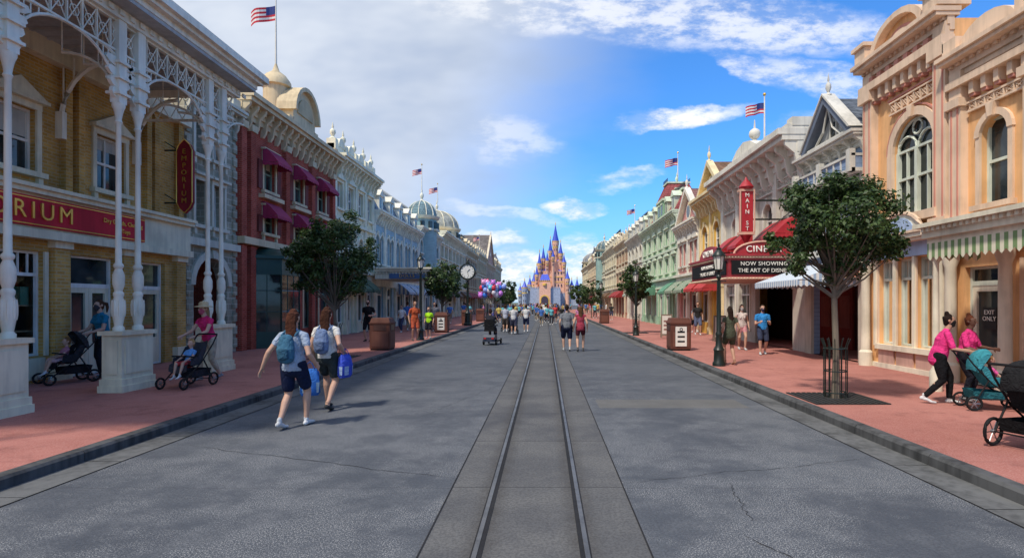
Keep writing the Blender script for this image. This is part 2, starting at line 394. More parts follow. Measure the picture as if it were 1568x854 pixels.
    col=mixc(nt,math_(nt,'MULTIPLY',ramp(nt,d1,.03,.2,1,0),math_(nt,'MULTIPLY',noise(nt,g,5,4),.9)),col,(.05,.045,.04))
    fj=math_(nt,'FRACT',math_(nt,'MULTIPLY',y,1/1.85)); jt=math_(nt,'LESS_THAN',fj,.008)
    col=mixc(nt,math_(nt,'MULTIPLY',jt,.7),col,(.02,.02,.022))
    nt.links.new(col,p.inputs['Base Color']); p.inputs['Roughness'].default_value=.88; spec(p,.2)
    bump(nt,p,math_(nt,'SUBTRACT',noise(nt,g,60,2),jt),.4,.006)
    seal=paint((.022,.022,.024),.85,name='joint_sealant'); rail=paint((.17,.165,.16),.5,.3,metal=.6,name='worn_rail')
    b=Bld('tram_track'); b.m(slab=m2,joints=seal,rails=rail,flangeways=seal)
    b.wquad('slab',[(-.93,-12,.004),(.78,-12,.004),(.78,140,.004),(-.93,140,.004)])
    for x in (-.93,.78): b.wquad('joints',[(x-.007,-12,.008),(x+.007,-12,.008),(x+.007,140,.008),(x-.007,140,.008)])
    for x,sg in ((-.52,1),(.31,-1)):
        b.wbox('rails',x-.018,x+.018,-12,140,.004,.012)
        b.wquad('flangeways',[(x+sg*.02,-12,.008),(x+sg*.055,-12,.008),(x+sg*.055,140,.008),(x+sg*.02,140,.008)])
        b.wquad('flangeways',[(x-sg*.02,-12,.0085),(x-sg*.03,-12,.0085),(x-sg*.03,140,.0085),(x-sg*.02,140,.0085)])
    b.finish()
    km=paint((.085,.086,.088),.85,.45,name='kerb_concrete'); gm=paint((.12,.122,.122),.85,.35,name='gutter_concrete')
    for x,sg in ((KL,-1),(KR,1)):
        b=Bld('kerb'); b.m(stones=km,gutter=gm,bed=seal)
        y=-12.0
        while y<140:
            L=R.choice([1.2,1.35,1.5])
            pts=[(0,0),(.0,.105),(.025,SW+.004),(.17,SW+.004),(.17,0)]
            vs=[(x+sg*q,y+.006,z) for q,z in pts]+[(x+sg*q,y+L-.006,z) for q,z in pts]
            b.add('stones',vs,[(0,1,2,3,4),(9,8,7,6,5)]+[(i,(i+1)%5,5+(i+1)%5,5+i) for i in range(5)])
            b.wquad('gutter',[(x-sg*.006,y+.006,.008),(x-sg*.42,y+.006,.008),(x-sg*.42,y+L-.006,.008),(x-sg*.006,y+L-.006,.008)])
            y+=L
        b.wquad('bed',[(x,-12,.004),(x-sg*.43,-12,.004),(x-sg*.43,140,.004),(x,140,.004)])
        b.wbox('bed',min(x+sg*.01,x+sg*.16),max(x+sg*.01,x+sg*.16),-12,140,-.01,SW-.02)
        b.finish()
    m3,nt,p=nmat('red_paving'); g=pos(nt); s=N(nt,'ShaderNodeSeparateXYZ'); nt.links.new(g,s.inputs[0])
    col=mixc(nt,ramp(nt,noise(nt,g,.5,5,.6),.3,.7),(.30,.105,.085),(.42,.165,.135))
    col=mixc(nt,math_(nt,'MULTIPLY',ramp(nt,noise(nt,g,60,3,.8),.44,.62),.45),col,(.52,.30,.25))
    col=mixc(nt,math_(nt,'MULTIPLY',ramp(nt,noise(nt,g,2.6,5,.7),.50,.72),.5),col,(.18,.07,.06))
    fj=math_(nt,'FRACT',math_(nt,'MULTIPLY',s.outputs[1],1/3.0)); jt=math_(nt,'LESS_THAN',fj,.004)
    col=mixc(nt,math_(nt,'MULTIPLY',jt,.6),col,(.12,.05,.045))
    nt.links.new(col,p.inputs['Base Color']); p.inputs['Roughness'].default_value=.85; spec(p,.2); bump(nt,p,noise(nt,g,90,2),.5,.006)
    for x0,x1 in ((XL-12,KL-.171),(KR+.171,XR+12)):
        b=Bld('sidewalk'); b.m(paving=m3); b.wbox('paving',x0,x1,-12,140,-.01,SW); b.finish()
ground()

# ------------------------------------------------------------------ LEFT buildings
def tube_lace(b,part,a0,a1,z0,z1,o,cell=.32):
    r=.012
    b.box(part,a0,a1,z1-.04,z1,o-.03,o+.03); b.box(part,a0,a1,z0,z0+.04,o-.03,o+.03)
    n=max(1,round((a1-a0)/cell)); w=(a1-a0)/n
    for i in range(n):
        x=a0+w*i; xm=x+w/2; zm=(z0+z1)/2
        b.ftube(part,[(x,z0+.04,o),(x+w,z1-.04,o)],r,4); b.ftube(part,[(x,z1-.04,o),(x+w,z0+.04,o)],r,4)
        rr=min(w,z1-z0)*.3
        b.ftube(part,[(xm+rr*math.cos(t*math.pi/4),zm+rr*math.sin(t*math.pi/4),o) for t in range(8)],r,4,True)
        b.box(part,x-.012,x+.012,z0+.04,z1-.04,o-.02,o+.02)
def emporium():
    b=Bld('shop_with_iron_porch','L',XL)
    ty=brick((.60,.34,.09),(.46,.245,.06),(.50,.36,.18),.21,.075,'yellow_brick')
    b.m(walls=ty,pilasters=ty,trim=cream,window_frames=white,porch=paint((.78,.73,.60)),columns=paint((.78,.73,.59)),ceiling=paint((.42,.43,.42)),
        sign_band=paint((.56,.02,.035)),sign_trim=gold,plinths=cream,interior=paint((.35,.25,.16)),doors=cream,porch_roof=paint((.45,.45,.42)))
    ops=[]
    for c in (7.4,8.9,11.4,13.9): ops.append((c-.46,c+.46,4.62,5.95,'ped'))
    g=[(6.4,8.3,.7,2.95,'display'),(8.9,10.2,.7,2.95,'display'),(10.75,12.05,.7,2.95,'display'),(12.75,14.05,.13,2.95,'door'),(15.0,15.9,.13,2.95,'door')]
    ops+=g
    wall(b,'walls',4.0,16.75,SW,7.55,ops,setback=1.6,gf=3.3); windows(b,ops)
    for c in (6.1,8.6,10.48,12.4,14.4,16.45):
        b.box('pilasters',c-.2,c+.2,SW,3.2,0,.12); b.box('trim',c-.22,c+.22,SW,.55,.0,.16); b.box('trim',c-.24,c+.24,3.05,3.2,0,.17)
    for c in (8.0,10.1,10.35,12.55,12.9,15.1,15.4,16.4):
        b.box('pilasters',c-.09,c+.09,4.3,7.1,0,.14)
    b.box('trim',4,16.74,3.2,3.38,0,.3); b.box('trim',4,16.74,3.38,4.12,0,.2); b.box('trim',4,16.74,4.12,4.22,0,.34); b.box('trim',4,16.74,4.22,4.3,0,.42)
    b.box('sign_band',6,14.75,3.44,4.06,.2,.26)
    b.box('sign_trim',6,14.75,3.47,3.49,.26,.268); b.box('sign_trim',6,14.75,4.01,4.03,.26,.268)
    b.text('EMPORIUM',10.95,3.75,.27,.50,gold,.02,1.36)
    b.text('Dry Goods, Clothing',14.0,3.83,.27,.15,gold,.01); b.text('& Toys',14.0,3.63,.27,.15,gold,.01)
    b.box('trim',4,16.74,7.1,7.5,0,.25)
    for q in g:
        if q[4]=='display': b.box('trim',q[0],q[1],.2,.66,.01,.05)
    cols=[8.0,8.55,10.77,11.28,13.62,14.18]; oc=2.62
    for a in (5.4,)+tuple(cols):
        x,y,_=b.P(a,0,oc)
        pr=[(.1,1.3),(.1,1.36),(.07,1.4),(.085,1.5),(.105,1.62),(.105,1.85),(.075,1.95),(.09,1.99),(.09,2.03),(.065,2.07),(.1,2.2),(.1,2.38),(.06,2.5),(.085,2.54),(.085,2.58),(.055,2.62),(.048,3.6),(.045,5.3),(.07,5.34),(.05,5.38),(.06,5.46),(.085,5.58),(.11,5.64),(.11,5.7)]
        b.lathe('columns',x,y,pr,16)
        for k in range(8):
            t=k*math.pi/4; b.lathe('columns',x+.1*math.cos(t),y+.1*math.sin(t),[(.01,1.58),(.022,1.66),(.022,1.8),(.01,1.9)],5)
        b.box('porch',a-.1,a+.1,5.7,7.35,oc-.09,oc+.09)
        for z in (5.85,6.15,6.45): b.box('porch',a-.15,a+.15,z,z+.05,oc-.14,oc+.14)
        for sg in (-1,1):
            for j in range(4):
                w=.10+.05*j; z=5.78+j*.2
                b.prism('porch',[(a+sg*.1,z),(a+sg*(.1+w*.6),z+.04),(a+sg*(.1+w),z+.11),(a+sg*(.1+w*.8),z+.19),(a+sg*.1,z+.19)],oc-.035,oc+.035)
            pts=[(a+sg*(.1+.95*(1-math.cos(t*math.pi/16))),5.9+.8*math.sin(t*math.pi/16),oc) for t in range(9)]
            b.ftube('porch',pts,.03,5)
            for t in range(2,8,1):
                q=pts[t]; b.ftube('porch',[q,(q[0],6.68,oc)],.011,4)
        pts=[(a,5.9+.8*math.sin(t*math.pi/16),oc-.1-1.0*(1-math.cos(t*math.pi/16))) for t in range(9)]
        b.ftube('porch',pts,.03,5)
        for t in range(2,9,2): b.ftube('porch',[pts[t],(a,7.3,pts[t][2])],.012,4)
    for a0,a1 in ((7.86,8.69),(10.6,11.45),(13.44,14.36)):
        b.box('plinths',a0,a1,.38,1.22,oc-.19,oc+.19); b.box('plinths',a0-.05,a1+.05,SW,.26,oc-.24,oc+.24); b.box('plinths',a0-.03,a1+.03,.26,.38,oc-.22,oc+.22)
        b.box('plinths',a0-.05,a1+.05,1.22,1.3,oc-.24,oc+.24)
        b.box('plinths',a0+.08,a1-.08,.48,1.12,oc+.19,oc+.21)
        b.box('plinths',a0-.02,a0,.48,1.12,oc-.12,oc+.12)
    tube_lace(b,'porch',4.5,14.7,6.68,7.3,oc)
    b.box('porch',4,14.85,7.3,7.5,oc-.12,oc+.12)
    for i in range(40):
        a=4.4+i*.27; b.box('porch',a,a+.13,7.36,7.46,oc+.12,oc+.16)
    for k in range(7):
        o0=.3+k*.33
        b.ftube('porch',[(14.7,6.7,o0),(14.7,7.28,o0+.33)],.012,4); b.ftube('porch',[(14.7,7.28,o0),(14.7,6.7,o0+.33)],.012,4)
    b.box('porch',14.66,14.74,6.64,6.69,0,oc); b.box('porch',14.64,14.76,7.28,7.5,0,oc-.12)
    for a in (9.5,12.4,14.7):
        pts=[(a,5.7+1.5*math.sin(t*math.pi/16),.05+1.1*(1-math.cos(t*math.pi/16))) for t in range(9)]
        b.ftube('porch',pts,.05,5); b.box('porch',a-.06,a+.06,5.5,6.1,.0,.16)
        for t in range(2,9,2): b.ftube('porch',[pts[t],(a,7.3,pts[t][2])],.02,4)
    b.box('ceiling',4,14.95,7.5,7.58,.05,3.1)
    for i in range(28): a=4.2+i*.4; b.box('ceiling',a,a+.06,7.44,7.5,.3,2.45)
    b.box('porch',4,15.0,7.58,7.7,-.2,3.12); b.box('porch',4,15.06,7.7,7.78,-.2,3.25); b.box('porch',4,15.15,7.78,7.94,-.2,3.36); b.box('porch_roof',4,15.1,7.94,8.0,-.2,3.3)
    b.finish()
    s=Bld('hanging_sign','L',XL); s.m(board=paint((.25,.02,.03)),edge=gold,brackets=iron)
    y=15.9
    poly=[(.45,4.55),(.6,4.4),(.75,4.55),(.82,4.7),(.82,6.2),(.75,6.35),(.6,6.5),(.45,6.35),(.38,6.2),(.38,4.7)]
    def ex(part,poly,y0,y1):
        n=len(poly); vs=[(XL+o,y0,z) for o,z in poly]+[(XL+o,y1,z) for o,z in poly]
        s.add(part,vs,[tuple(range(n)),tuple(range(2*n-1,n-1,-1))]+[(i,(i+1)%n,n+(i+1)%n,n+i) for i in range(n)])
    ex('board',poly,y-.06,y+.06)
    for i in range(len(poly)):
        p,q=poly[i],poly[(i+1)%len(poly)]; s.tube('edge',[(XL+p[0],y-.065,p[1]),(XL+q[0],y-.065,q[1])],.014,4)
    for i,ch in enumerate('EMPORIUM'): s.text(ch,0,0,0,.2,gold,.01,face='F'); s.extra[-1].location=(XL+.6,y-.075,6.15-i*.2)
    for z in (4.7,6.2): s.tube('brackets',[(XL,y,z),(XL+.42,y,z)],.025,5); s.tube('brackets',[(XL,y,z+.25),(XL+.4,y,z)],.015,5)
    s.finish()
emporium()

def stonehouse():
    b=Bld('stone_arcade_building','L',XL); st=brick((.38,.36,.27),(.28,.27,.20),(.46,.44,.35),.42,.2,'grey_stone',.02)
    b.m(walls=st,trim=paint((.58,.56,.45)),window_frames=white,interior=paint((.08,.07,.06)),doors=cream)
    ops=[(17.25,17.75,4.3,5.7,'sash'),(18.2,18.8,4.3,5.7,'sash'),(17.25,17.75,6.5,7.8,'sash'),(18.2,18.8,6.5,7.8,'sash'),(17.2,19.0,SW,3.3,'void')]
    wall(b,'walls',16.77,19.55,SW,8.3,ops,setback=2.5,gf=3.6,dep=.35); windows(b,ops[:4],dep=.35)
    arch_trim(b,17.2,19.0,3.3,0,.35,.22)
    b.box('trim',16.77,19.55,3.62,3.85,0,.18)
    for z in [i*.45+.3 for i in range(18)]:
        b.box('walls',16.78,17.0,z,z+.3,.0,.06); b.box('walls',19.3,19.54,z,z+.3,0,.06)
    cornice(b,16.78,19.54,8.0,.5,.45,.6)
    b.box('trim',19.05,19.5,8.5,8.9,-.3,.2)
    b.m(panel=paint((.35,.28,.2)))
    b.box('panel',17.3,18.9,SW,2.4,-2.6,-2.45)
    b.finish()
stonehouse()

def redbrick():
    b=Bld('red_brick_building','L',XL); rb=brick((.44,.085,.055),(.33,.055,.035),(.38,.14,.10),.21,.07,'red_brick')
    dg=paint((.012,.05,.036),.4); stone=paint((.64,.51,.32)); brg=paint((.34,.035,.09),.7)
    b.m(walls=rb,pilasters=rb,trim=stone,window_frames=paint((.2,.28,.22)),shutters=paint((.17,.04,.035)),awnings=brg,bow_window=dg,interior=paint((.35,.3,.2)),doors=dg)
    a0,a1=19.57,28.5
    ops=[]; cs=(21.9,24.5,27.0)
    for c in cs: ops+= [(c-.45,c+.45,6.2,7.6,'sash'),(c-.45,c+.45,4.55,5.45,'sash')]
    g=[(25.0,26.6,.7,3.2,'shop'),(26.9,27.9,SW,3.0,'door')]
    ops+=g
    wall(b,'walls',a0,a1,SW,8.6,ops); windows(b,ops)
    for c in (a0+.25,20.45,23.2,25.75,a1-.25):
        b.box('pilasters',c-.17,c+.17,4.2,8.35,0,.16); b.box('trim',c-.2,c+.2,8.1,8.35,0,.22)
        b.box('pilasters',c-.17,c+.17,SW,3.9,0,.16)
    for c in cs:
        awning(b,'awnings',c-.6,c+.6,7.85,7.25,.6,.06,.14); awning(b,'awnings',c-.6,c+.6,5.75,5.2,.58,.06,.14)
        for sx in (-1,1):
            for z0,z1 in ((6.2,7.3),(4.55,5.2)):
                b.box('shutters',c+sx*.75-.15,c+sx*.75+.15,z0,z1,.01,.06)
        b.box('trim',c-.8,c+.8,5.85,6.0,0,.24); b.box('shutters',c-.7,c+.7,6.0,6.04,.2,.23)
    b.box('trim',a0,a1,3.95,4.2,0,.3)
    cornice(b,a0,a1,8.5,.8,.65,.55)
    for c in (a0+.3,23.2,25.7,a1-.3): b.box('trim',c-.2,c+.2,9.4,9.65,-.3,.3)
    b.box('trim',a0,a1,9.3,9.4,-.4,.3)
    f=lambda r,t:(24.45-r*math.cos(math.pi*t/12),9.95+r*math.sin(math.pi*t/12))
    pts=[(23.35,9.4)]+[f(1.1,i) for i in range(13)]+[(25.55,9.4)]
    b.prism('trim',pts,-.3,.3)
    for i in range(12): b.prism('trim',[f(1.1,i),f(1.1,i+1),f(1.27,i+1),f(1.27,i)],-.35,.5)
    b.m(tympanum=paint((.50,.40,.24))); b.prism('tympanum',[f(.75,i) for i in range(13)],.3,.36)
    b.lathe('trim',XL-.6,23.7,[(.5,9.4),(.5,11.0),(.62,11.05),(.6,11.25),(.42,11.5),(.15,11.7),(.08,11.9),(.02,12.1)],14)
    for (c,hw) in ((21.9,1.25),):
        q=[(c-hw,0.0),(c-hw*.62,.85),(c+hw*.62,.85),(c+hw,0)]
        for z0,z1,ex in ((SW,.75,0.03),(2.9,3.5,.04),(3.5,3.62,.16)):
            pp=[(c+(a-c)*(1+ex/hw),o+ex) for a,o in q]; pp[0]=(pp[0][0],0.0); pp[-1]=(pp[-1][0],0.0)
            vs=[b.P(a,z0,o) for a,o in pp]+[b.P(a,z1,o) for a,o in pp]
            b.add('bow_window',vs,[(0,1,2,3),(7,6,5,4)]+[(i,(i+1)%4,4+(i+1)%4,4+i) for i in range(4)])
        vs=[b.P(a,3.62,o) for a,o in q]+[b.P(c-hw*.4,4.1,.0),b.P(c+hw*.4,4.1,.0)]
        b.add('bow_window',vs,[(0,1,4),(1,2,5,4),(2,3,5)])
        b.mats['window_glass']=GLASS
        for i in range(3):
            (p,o0),(r,o1)=q[i],q[i+1]
            b.quad('window_glass',[(p,.75,o0),(r,.75,o1),(r,2.9,o1),(p,2.9,o0)])
            m=3 if i==1 else 2
            for k in range(m+1):
                t=k/m; x=p+(r-p)*t; o=o0+(o1-o0)*t
                b.ftube('bow_window',[(x,.75,o),(x,2.9,o)],.035 if k in(0,m) else .02,5)
            for z in (2.3,1.5): b.ftube('bow_window',[(p,z,o0),(r,z,o1)],.02,4)
    b.m(sign=dg); b.box('sign',23.3,23.36,2.5,3.9,.2,.75)
    for i,ch in enumerate('HATS'): b.text(ch,0,0,0,.28,gold,.01,face='F'); b.extra[-1].location=(XL+.47,23.29,3.7-i*.32)
    b.finish()
    flagpole(XL-.6,23.7,12.0,14.9,1.25,-1)
redbrick()

# ------------------------------------------------------------------ generic shop building
def shop(name,side,a0,a1,H,wallm,trimc,bays,n=1,kinds=('ped','arch'),roof='flat',roofc=(.12,.13,.15),awn=None,awn_up=None,base=None,gf=3.6,off=0.0,frames=None,cor=(.6,.5),detail=True,crest=True,sign=None):
    X=(XL if side=='L' else XR)+off; b=Bld(name,side,X)
    trim=paint(trimc); b.m(walls=wallm,trim=trim,window_frames=frames or white,base=paint(base) if base else trim,roof=slate(roofc),doors=paint(base or trimc),cresting=iron)
    if awn: b.m(awnings=awn)
    if awn_up: b.m(upper_awnings=awn_up)
    a0+=.01; a1-=.01; w=(a1-a0)/bays; ops=[]
    door=R.randrange(bays)
    for i in range(bays):
        c=a0+w*(i+.5)
        if i==door: ops.append((c-w*.22,c+w*.22,SW,gf-.75,'door'))
        else: ops.append((c-w*.36,c+w*.36,.75,gf-.75,'shop'))
        fh=(H-gf)/n
        for f in range(n):
            z0=gf+fh*f+fh*.22; z1=gf+fh*f+fh*.74; k=kinds[f%len(kinds)]; hw=min(.55,w*.24)
            if w>2.4:
                for d in (-.2,.2): ops.append((c+w*d-hw*.8,c+w*d+hw*.8,z0,z1,k))
            else: ops.append((c-hw,c+hw,z0,z1,k))
            if awn_up: awning(b,'upper_awnings',c-hw-.2,c+hw+.2,z1+.2,z1-.4,.7,.06,.14)
    wall(b,'walls',a0,a1,SW,H,ops); windows(b,ops)
    b.box('base',a0,a1,gf-.6,gf-.1,0,.16); b.box('trim',a0,a1,gf-.1,gf+.06,0,.34); b.box('trim',a0,a1,gf-.72,gf-.6,0,.2)
    for i in range(bays+1):
        c=a0+w*i; c=min(max(c,a0+.16),a1-.16)
        b.box('base',c-.15,c+.15,SW,gf-.72,0,.12); b.box('base',c-.18,c+.18,SW,.5,0,.17); b.box('trim',c-.18,c+.18,gf-.95,gf-.76,0,.18)
        b.box('trim',c-.12,c+.12,gf+.06,H-.1,0,.08)
    for f in range(1,n): z=gf+(H-gf)/n*f; b.box('trim',a0,a1,z-.1,z+.06,0,.16)
    if awn:
        for i in range(bays):
            if R.random()<.6:
                c=a0+w*(i+.5); awning(b,'awnings',c-w*.4,c+w*.4,gf-.35,gf-1.0,.85,.18,.18)
    cornice(b,a0,a1,H-.05,*cor,br=.55 if detail else 0)
    zt=H-.05+cor[0]; L=a1-a0
    if roof in('mansard','tower'):
        h=1.5; i=.7
        vs=[b.P(a0,zt,.2),b.P(a1,zt,.2),b.P(a1,zt,-8),b.P(a0,zt,-8),b.P(a0+i,zt+h,-.6),b.P(a1-i,zt+h,-.6),b.P(a1-i,zt+h,-7.2),b.P(a0+i,zt+h,-7.2)]
        b.add('roof',vs,[(0,1,5,4),(1,2,6,5),(2,3,7,6),(3,0,4,7),(4,5,6,7)])
        for k in range(bays):
            c=a0+w*(k+.5)
            if c<a0+1 or c>a1-1: continue
            b.box('trim',c-.42,c+.42,zt+.15,zt+1.05,-1.2,.12); b.prism('trim',[(c-.55,zt+1.05),(c+.55,zt+1.05),(c,zt+1.5)],-1.2,.2)
            b.quad('window_glass',[(c-.26,zt+.25,.125),(c+.26,zt+.25,.125),(c+.26,zt+.98,.125),(c-.26,zt+.98,.125)])
            b.box('window_frames',c-.02,c+.02,zt+.25,zt+.98,.126,.15)
        if crest:
            b.box('trim',a0+i-.1,a1-i+.1,zt+h,zt+h+.12,-.8,-.4)
            m=int((L-2*i)/.25)
            for k in range(m): x=a0+i+(L-2*i)*k/m; b.box('cresting',x,x+.03,zt+h+.12,zt+h+.5,-.62,-.58); b.prism('cresting',[(x-.07,zt+h+.42),(x+.1,zt+h+.42),(x+.015,zt+h+.6)],-.61,-.59)
            b.box('cresting',a0+i,a1-i,zt+h+.3,zt+h+.33,-.62,-.59)
    if roof=='gable':
        c=(a0+a1)/2; hh=L*.36
        b.prism('walls',[(a0+.3,zt),(a1-.3,zt),(c,zt+hh)],-7,-.05)
        for s1,s2 in (((a0,zt-.05),(c,zt+hh+.1)),((a1,zt-.05),(c,zt+hh+.1))):
            b.prism('trim',[s1,s2,(s2[0],s2[1]+.28),(s1[0],s1[1]+.28)],-.1,.25)
            b.prism('roof',[(s1[0],s1[1]+.02),(s2[0],s2[1]+.02),(s2[0],s2[1]+.2),(s1[0],s1[1]+.2)],-7.1,-.1)
        r=.38; P=[(c+r*math.cos(t*math.pi/8),zt+hh*.38+r*math.sin(t*math.pi/8)) for t in range(16)]
        b.prism('trim',[(c+(x-c)*1.3,(zt+hh*.38)+(z-(zt+hh*.38))*1.3) for x,z in P],-.04,.02); b.prism('window_glass',P,.02,.03)
        finial(b,'trim',*b.P(c,0,.1)[:2],zt+hh+.3,.9,.1)
    if roof=='parapet':
        b.box('trim',a0,a1,zt,zt+.5,-.3,.05)
        for k in range(bays+1):
            c=min(max(a0+w*k,a0+.2),a1-.2); b.box('trim',c-.2,c+.2,zt,zt+.75,-.35,.12); p=b.P(c,0,-.1); finial(b,'trim',p[0],p[1],zt+.75,.9,.16)
            if k<bays: 
                cc=c+w/2; P=[(cc-w*.28*math.cos(math.pi*i/8),zt+.5+.5*math.sin(math.pi*i/8)) for i in range(9)]; b.prism('trim',P,-.25,.08)
    if roof=='tower' or roof=='turret' or roof=='dome':
        c=a0+L*(.5 if roof=='dome' else .35); p=b.P(c,0,-.4 if roof!='dome' else -2); r=1.35 if roof!='dome' else 2.6
        zb=gf if roof=='turret' else zt
        if roof=='tower':
            zb=zt; b.box('walls',c-1.1,c+1.1,zb,zb+1.25,-2.2,.25); b.box('trim',c-1.2,c+1.2,zb+1.25,zb+1.42,-2.3,.35)
            for dx in(-.5,.5): b.box('window_glass',c+dx-.25,c+dx+.25,zb+.25,zb+1.0,.25,.262); b.box('trim',c+dx-.32,c+dx+.32,zb+1.0,zb+1.12,.25,.31)
            vs=[b.P(c-1.15,zb+1.42,.3),b.P(c+1.15,zb+1.42,.3),b.P(c+1.15,zb+1.42,-2.25),b.P(c-1.15,zb+1.42,-2.25),b.P(c-.7,zb+2.6,-.2),b.P(c+.7,zb+2.6,-.2),b.P(c+.7,zb+2.6,-1.75),b.P(c-.7,zb+2.6,-1.75)]
            b.add('roof',vs,[(0,1,5,4),(1,2,6,5),(2,3,7,6),(3,0,4,7),(4,5,6,7)])
            b.box('trim',c-.78,c+.78,zb+2.6,zb+2.72,-1.85,-.1)
            for k in range(8): x=c-.72+k*.2; b.box('cresting',x,x+.03,zb+2.72,zb+3.0,-.16,-.13); b.box('cresting',x,x+.03,zb+2.72,zb+3.0,-1.83,-1.8)
            yy=b.P(c-1.1,0,0)[1]; xx=b.P(0,0,-1.0)[0]
            for dx in (-.45,.45):
                b.wbox('window_glass',xx+dx-.26,xx+dx+.26,yy-.015,yy-.002,zb+.25,zb+1.0); b.wbox('trim',xx+dx-.34,xx+dx+.34,yy-.06,yy-.016,zb+1.0,zb+1.12)
            b.wbox('trim',xx-.32,xx+.32,yy-.05,yy+.5,zb+1.5,zb+2.1); b.wbox('window_glass',xx-.2,xx+.2,yy-.06,yy-.051,zb+1.6,zb+2.02)
            b.wbox('trim',xx-.4,xx+.4,yy-.08,yy+.5,zb+2.1,zb+2.2)
            p=b.P(c,0,-1.0); finial(b,'trim',p[0],p[1],zb+2.72,.9,.12)
        else:
            zb2=zt+ (.9 if roof=='turret' else 1.0)
            b.lathe('walls',p[0],p[1],[(r,zb),(r,zb2)],12 if roof=='turret' else 16)
            b.lathe('trim',p[0],p[1],[(r+.02,zb2),(r+.2,zb2+.1),(r+.3,zb2+.3),(r*.95,zb2+.35)],16)
            for k in range(12):
                t=k*math.pi/6+.26; x,y=p[0]+(r+.01)*math.cos(t),p[1]+(r+.01)*math.sin(t)
                b.lathe('window_glass',x,y,[(.2,zb2-.85),(.2,zb2-.2)],4); b.lathe('trim',x,y,[(.27,zb2-1.0),(.27,zb2-.85)],6)
            hh=1.4 if roof=='turret' else 2.1
            pr=[(r*math.cos(t*math.pi/16)*(1.0),zb2+.35+hh*math.sin(t*math.pi/16)) for t in range(8)]+[(.2,zb2+.35+hh)]
            b.lathe('roof',p[0],p[1],pr,16)
            for k in range(12):
                t=k*math.pi/6; b.tube('trim',[(p[0]+q*1.01*math.cos(t),p[1]+q*1.01*math.sin(t),z+.02) for q,z in pr],.05,4)
            finial(b,'trim',p[0],p[1],zb2+.35+hh,1.3,.18)
    b.finish(); return b

green_aw=stripes((.05,.14,.08),(.45,.45,.36),.3); red_aw=paint((.32,.04,.04),.7); brown_aw=paint((.16,.09,.05),.7)
shop('cream_ornate_building','L',28.52,35.2,8.9,paint((.74,.69,.48)),(.80,.76,.58),4,2,('arch','ped'),'parapet',awn=paint((.08,.13,.09),.7),base=(.68,.62,.45),cor=(.7,.7))
shop('blue_mansard_building','L',35.2,47.5,7.2,siding((.36,.50,.56)),(.78,.75,.62),5,1,('arch',),'mansard',(.2,.25,.3),awn=stripes((.15,.25,.45),(.6,.6,.55),.3),cor=(.6,.6))
shop('turreted_building','L',47.5,57,7.9,siding((.32,.46,.47)),(.74,.72,.60),4,2,('ped','arch'),'turret',(.2,.3,.33),awn=green_aw)
shop('domed_building','L',57,75,8.5,paint((.72,.60,.38)),(.80,.74,.57),7,2,('arch','hood'),'dome',(.42,.42,.36),awn=brown_aw,cor=(.8,.8))
shop('brown_corner_building','L',75,88,8.6,brick((.38,.15,.09),(.3,.11,.07),(.36,.22,.15)),(.62,.52,.35),5,2,('hood',),'mansard',(.16,.15,.15),awn=red_aw)
shop('tan_shop_building','L',88,102,9.2,paint((.54,.41,.22)),(.68,.58,.40),5,2,('ped',),'parapet',awn=green_aw)
shop('rose_shop_building','L',102,118,8.6,paint((.50,.26,.19)),(.68,.58,.42),6,2,('arch',),'gable',(.18,.16,.15),awn=red_aw)
shop('ochre_shop_building','L',118,136,9.4,paint((.60,.44,.20)),(.70,.62,.45),6,2,('hood',),'tower',(.16,.17,.2),awn=brown_aw)
flagpole(XL-.4,50.8,12.0,14.4,1.0,-1); flagpole(XL-2,66.5,13.8,16.0,1.2,-1); flagpole(XL-1,100,10.6,14,1.2,-1)
def dolls():
    b=Bld('shop_canopy'); b.m(canopy=paint((.66,.62,.5)),posts=paint((.66,.62,.5)),signboard=paint((.06,.12,.25)),edge=gold)
    b.wbox('canopy',XL+.4,-7.3,34.2,39.5,3.3,3.75); b.wbox('canopy',XL+.4,-7.1,34.0,39.7,3.75,3.9); b.wbox('canopy',XL+.4,-6.95,33.85,39.85,3.9,4.0)
    for i in range(16): x=-10.4+i*.2; b.wbox('canopy',x,x+.1,34.08,34.2,3.62,3.74)
    b.wbox('signboard',-9.6,-7.4,34.1,34.19,3.32,3.64)
    for y in (34.5,37,39.2):
        b.lathe('posts',-7.6,y,[(.16,SW),(.16,.5),(.1,.55),(.08,3.0),(.14,3.2),(.15,3.3)],12)
    b.text('DOLLS',-8.5,3.48,-34.07,.28,gold,.01,1.2); b.finish()
dolls()

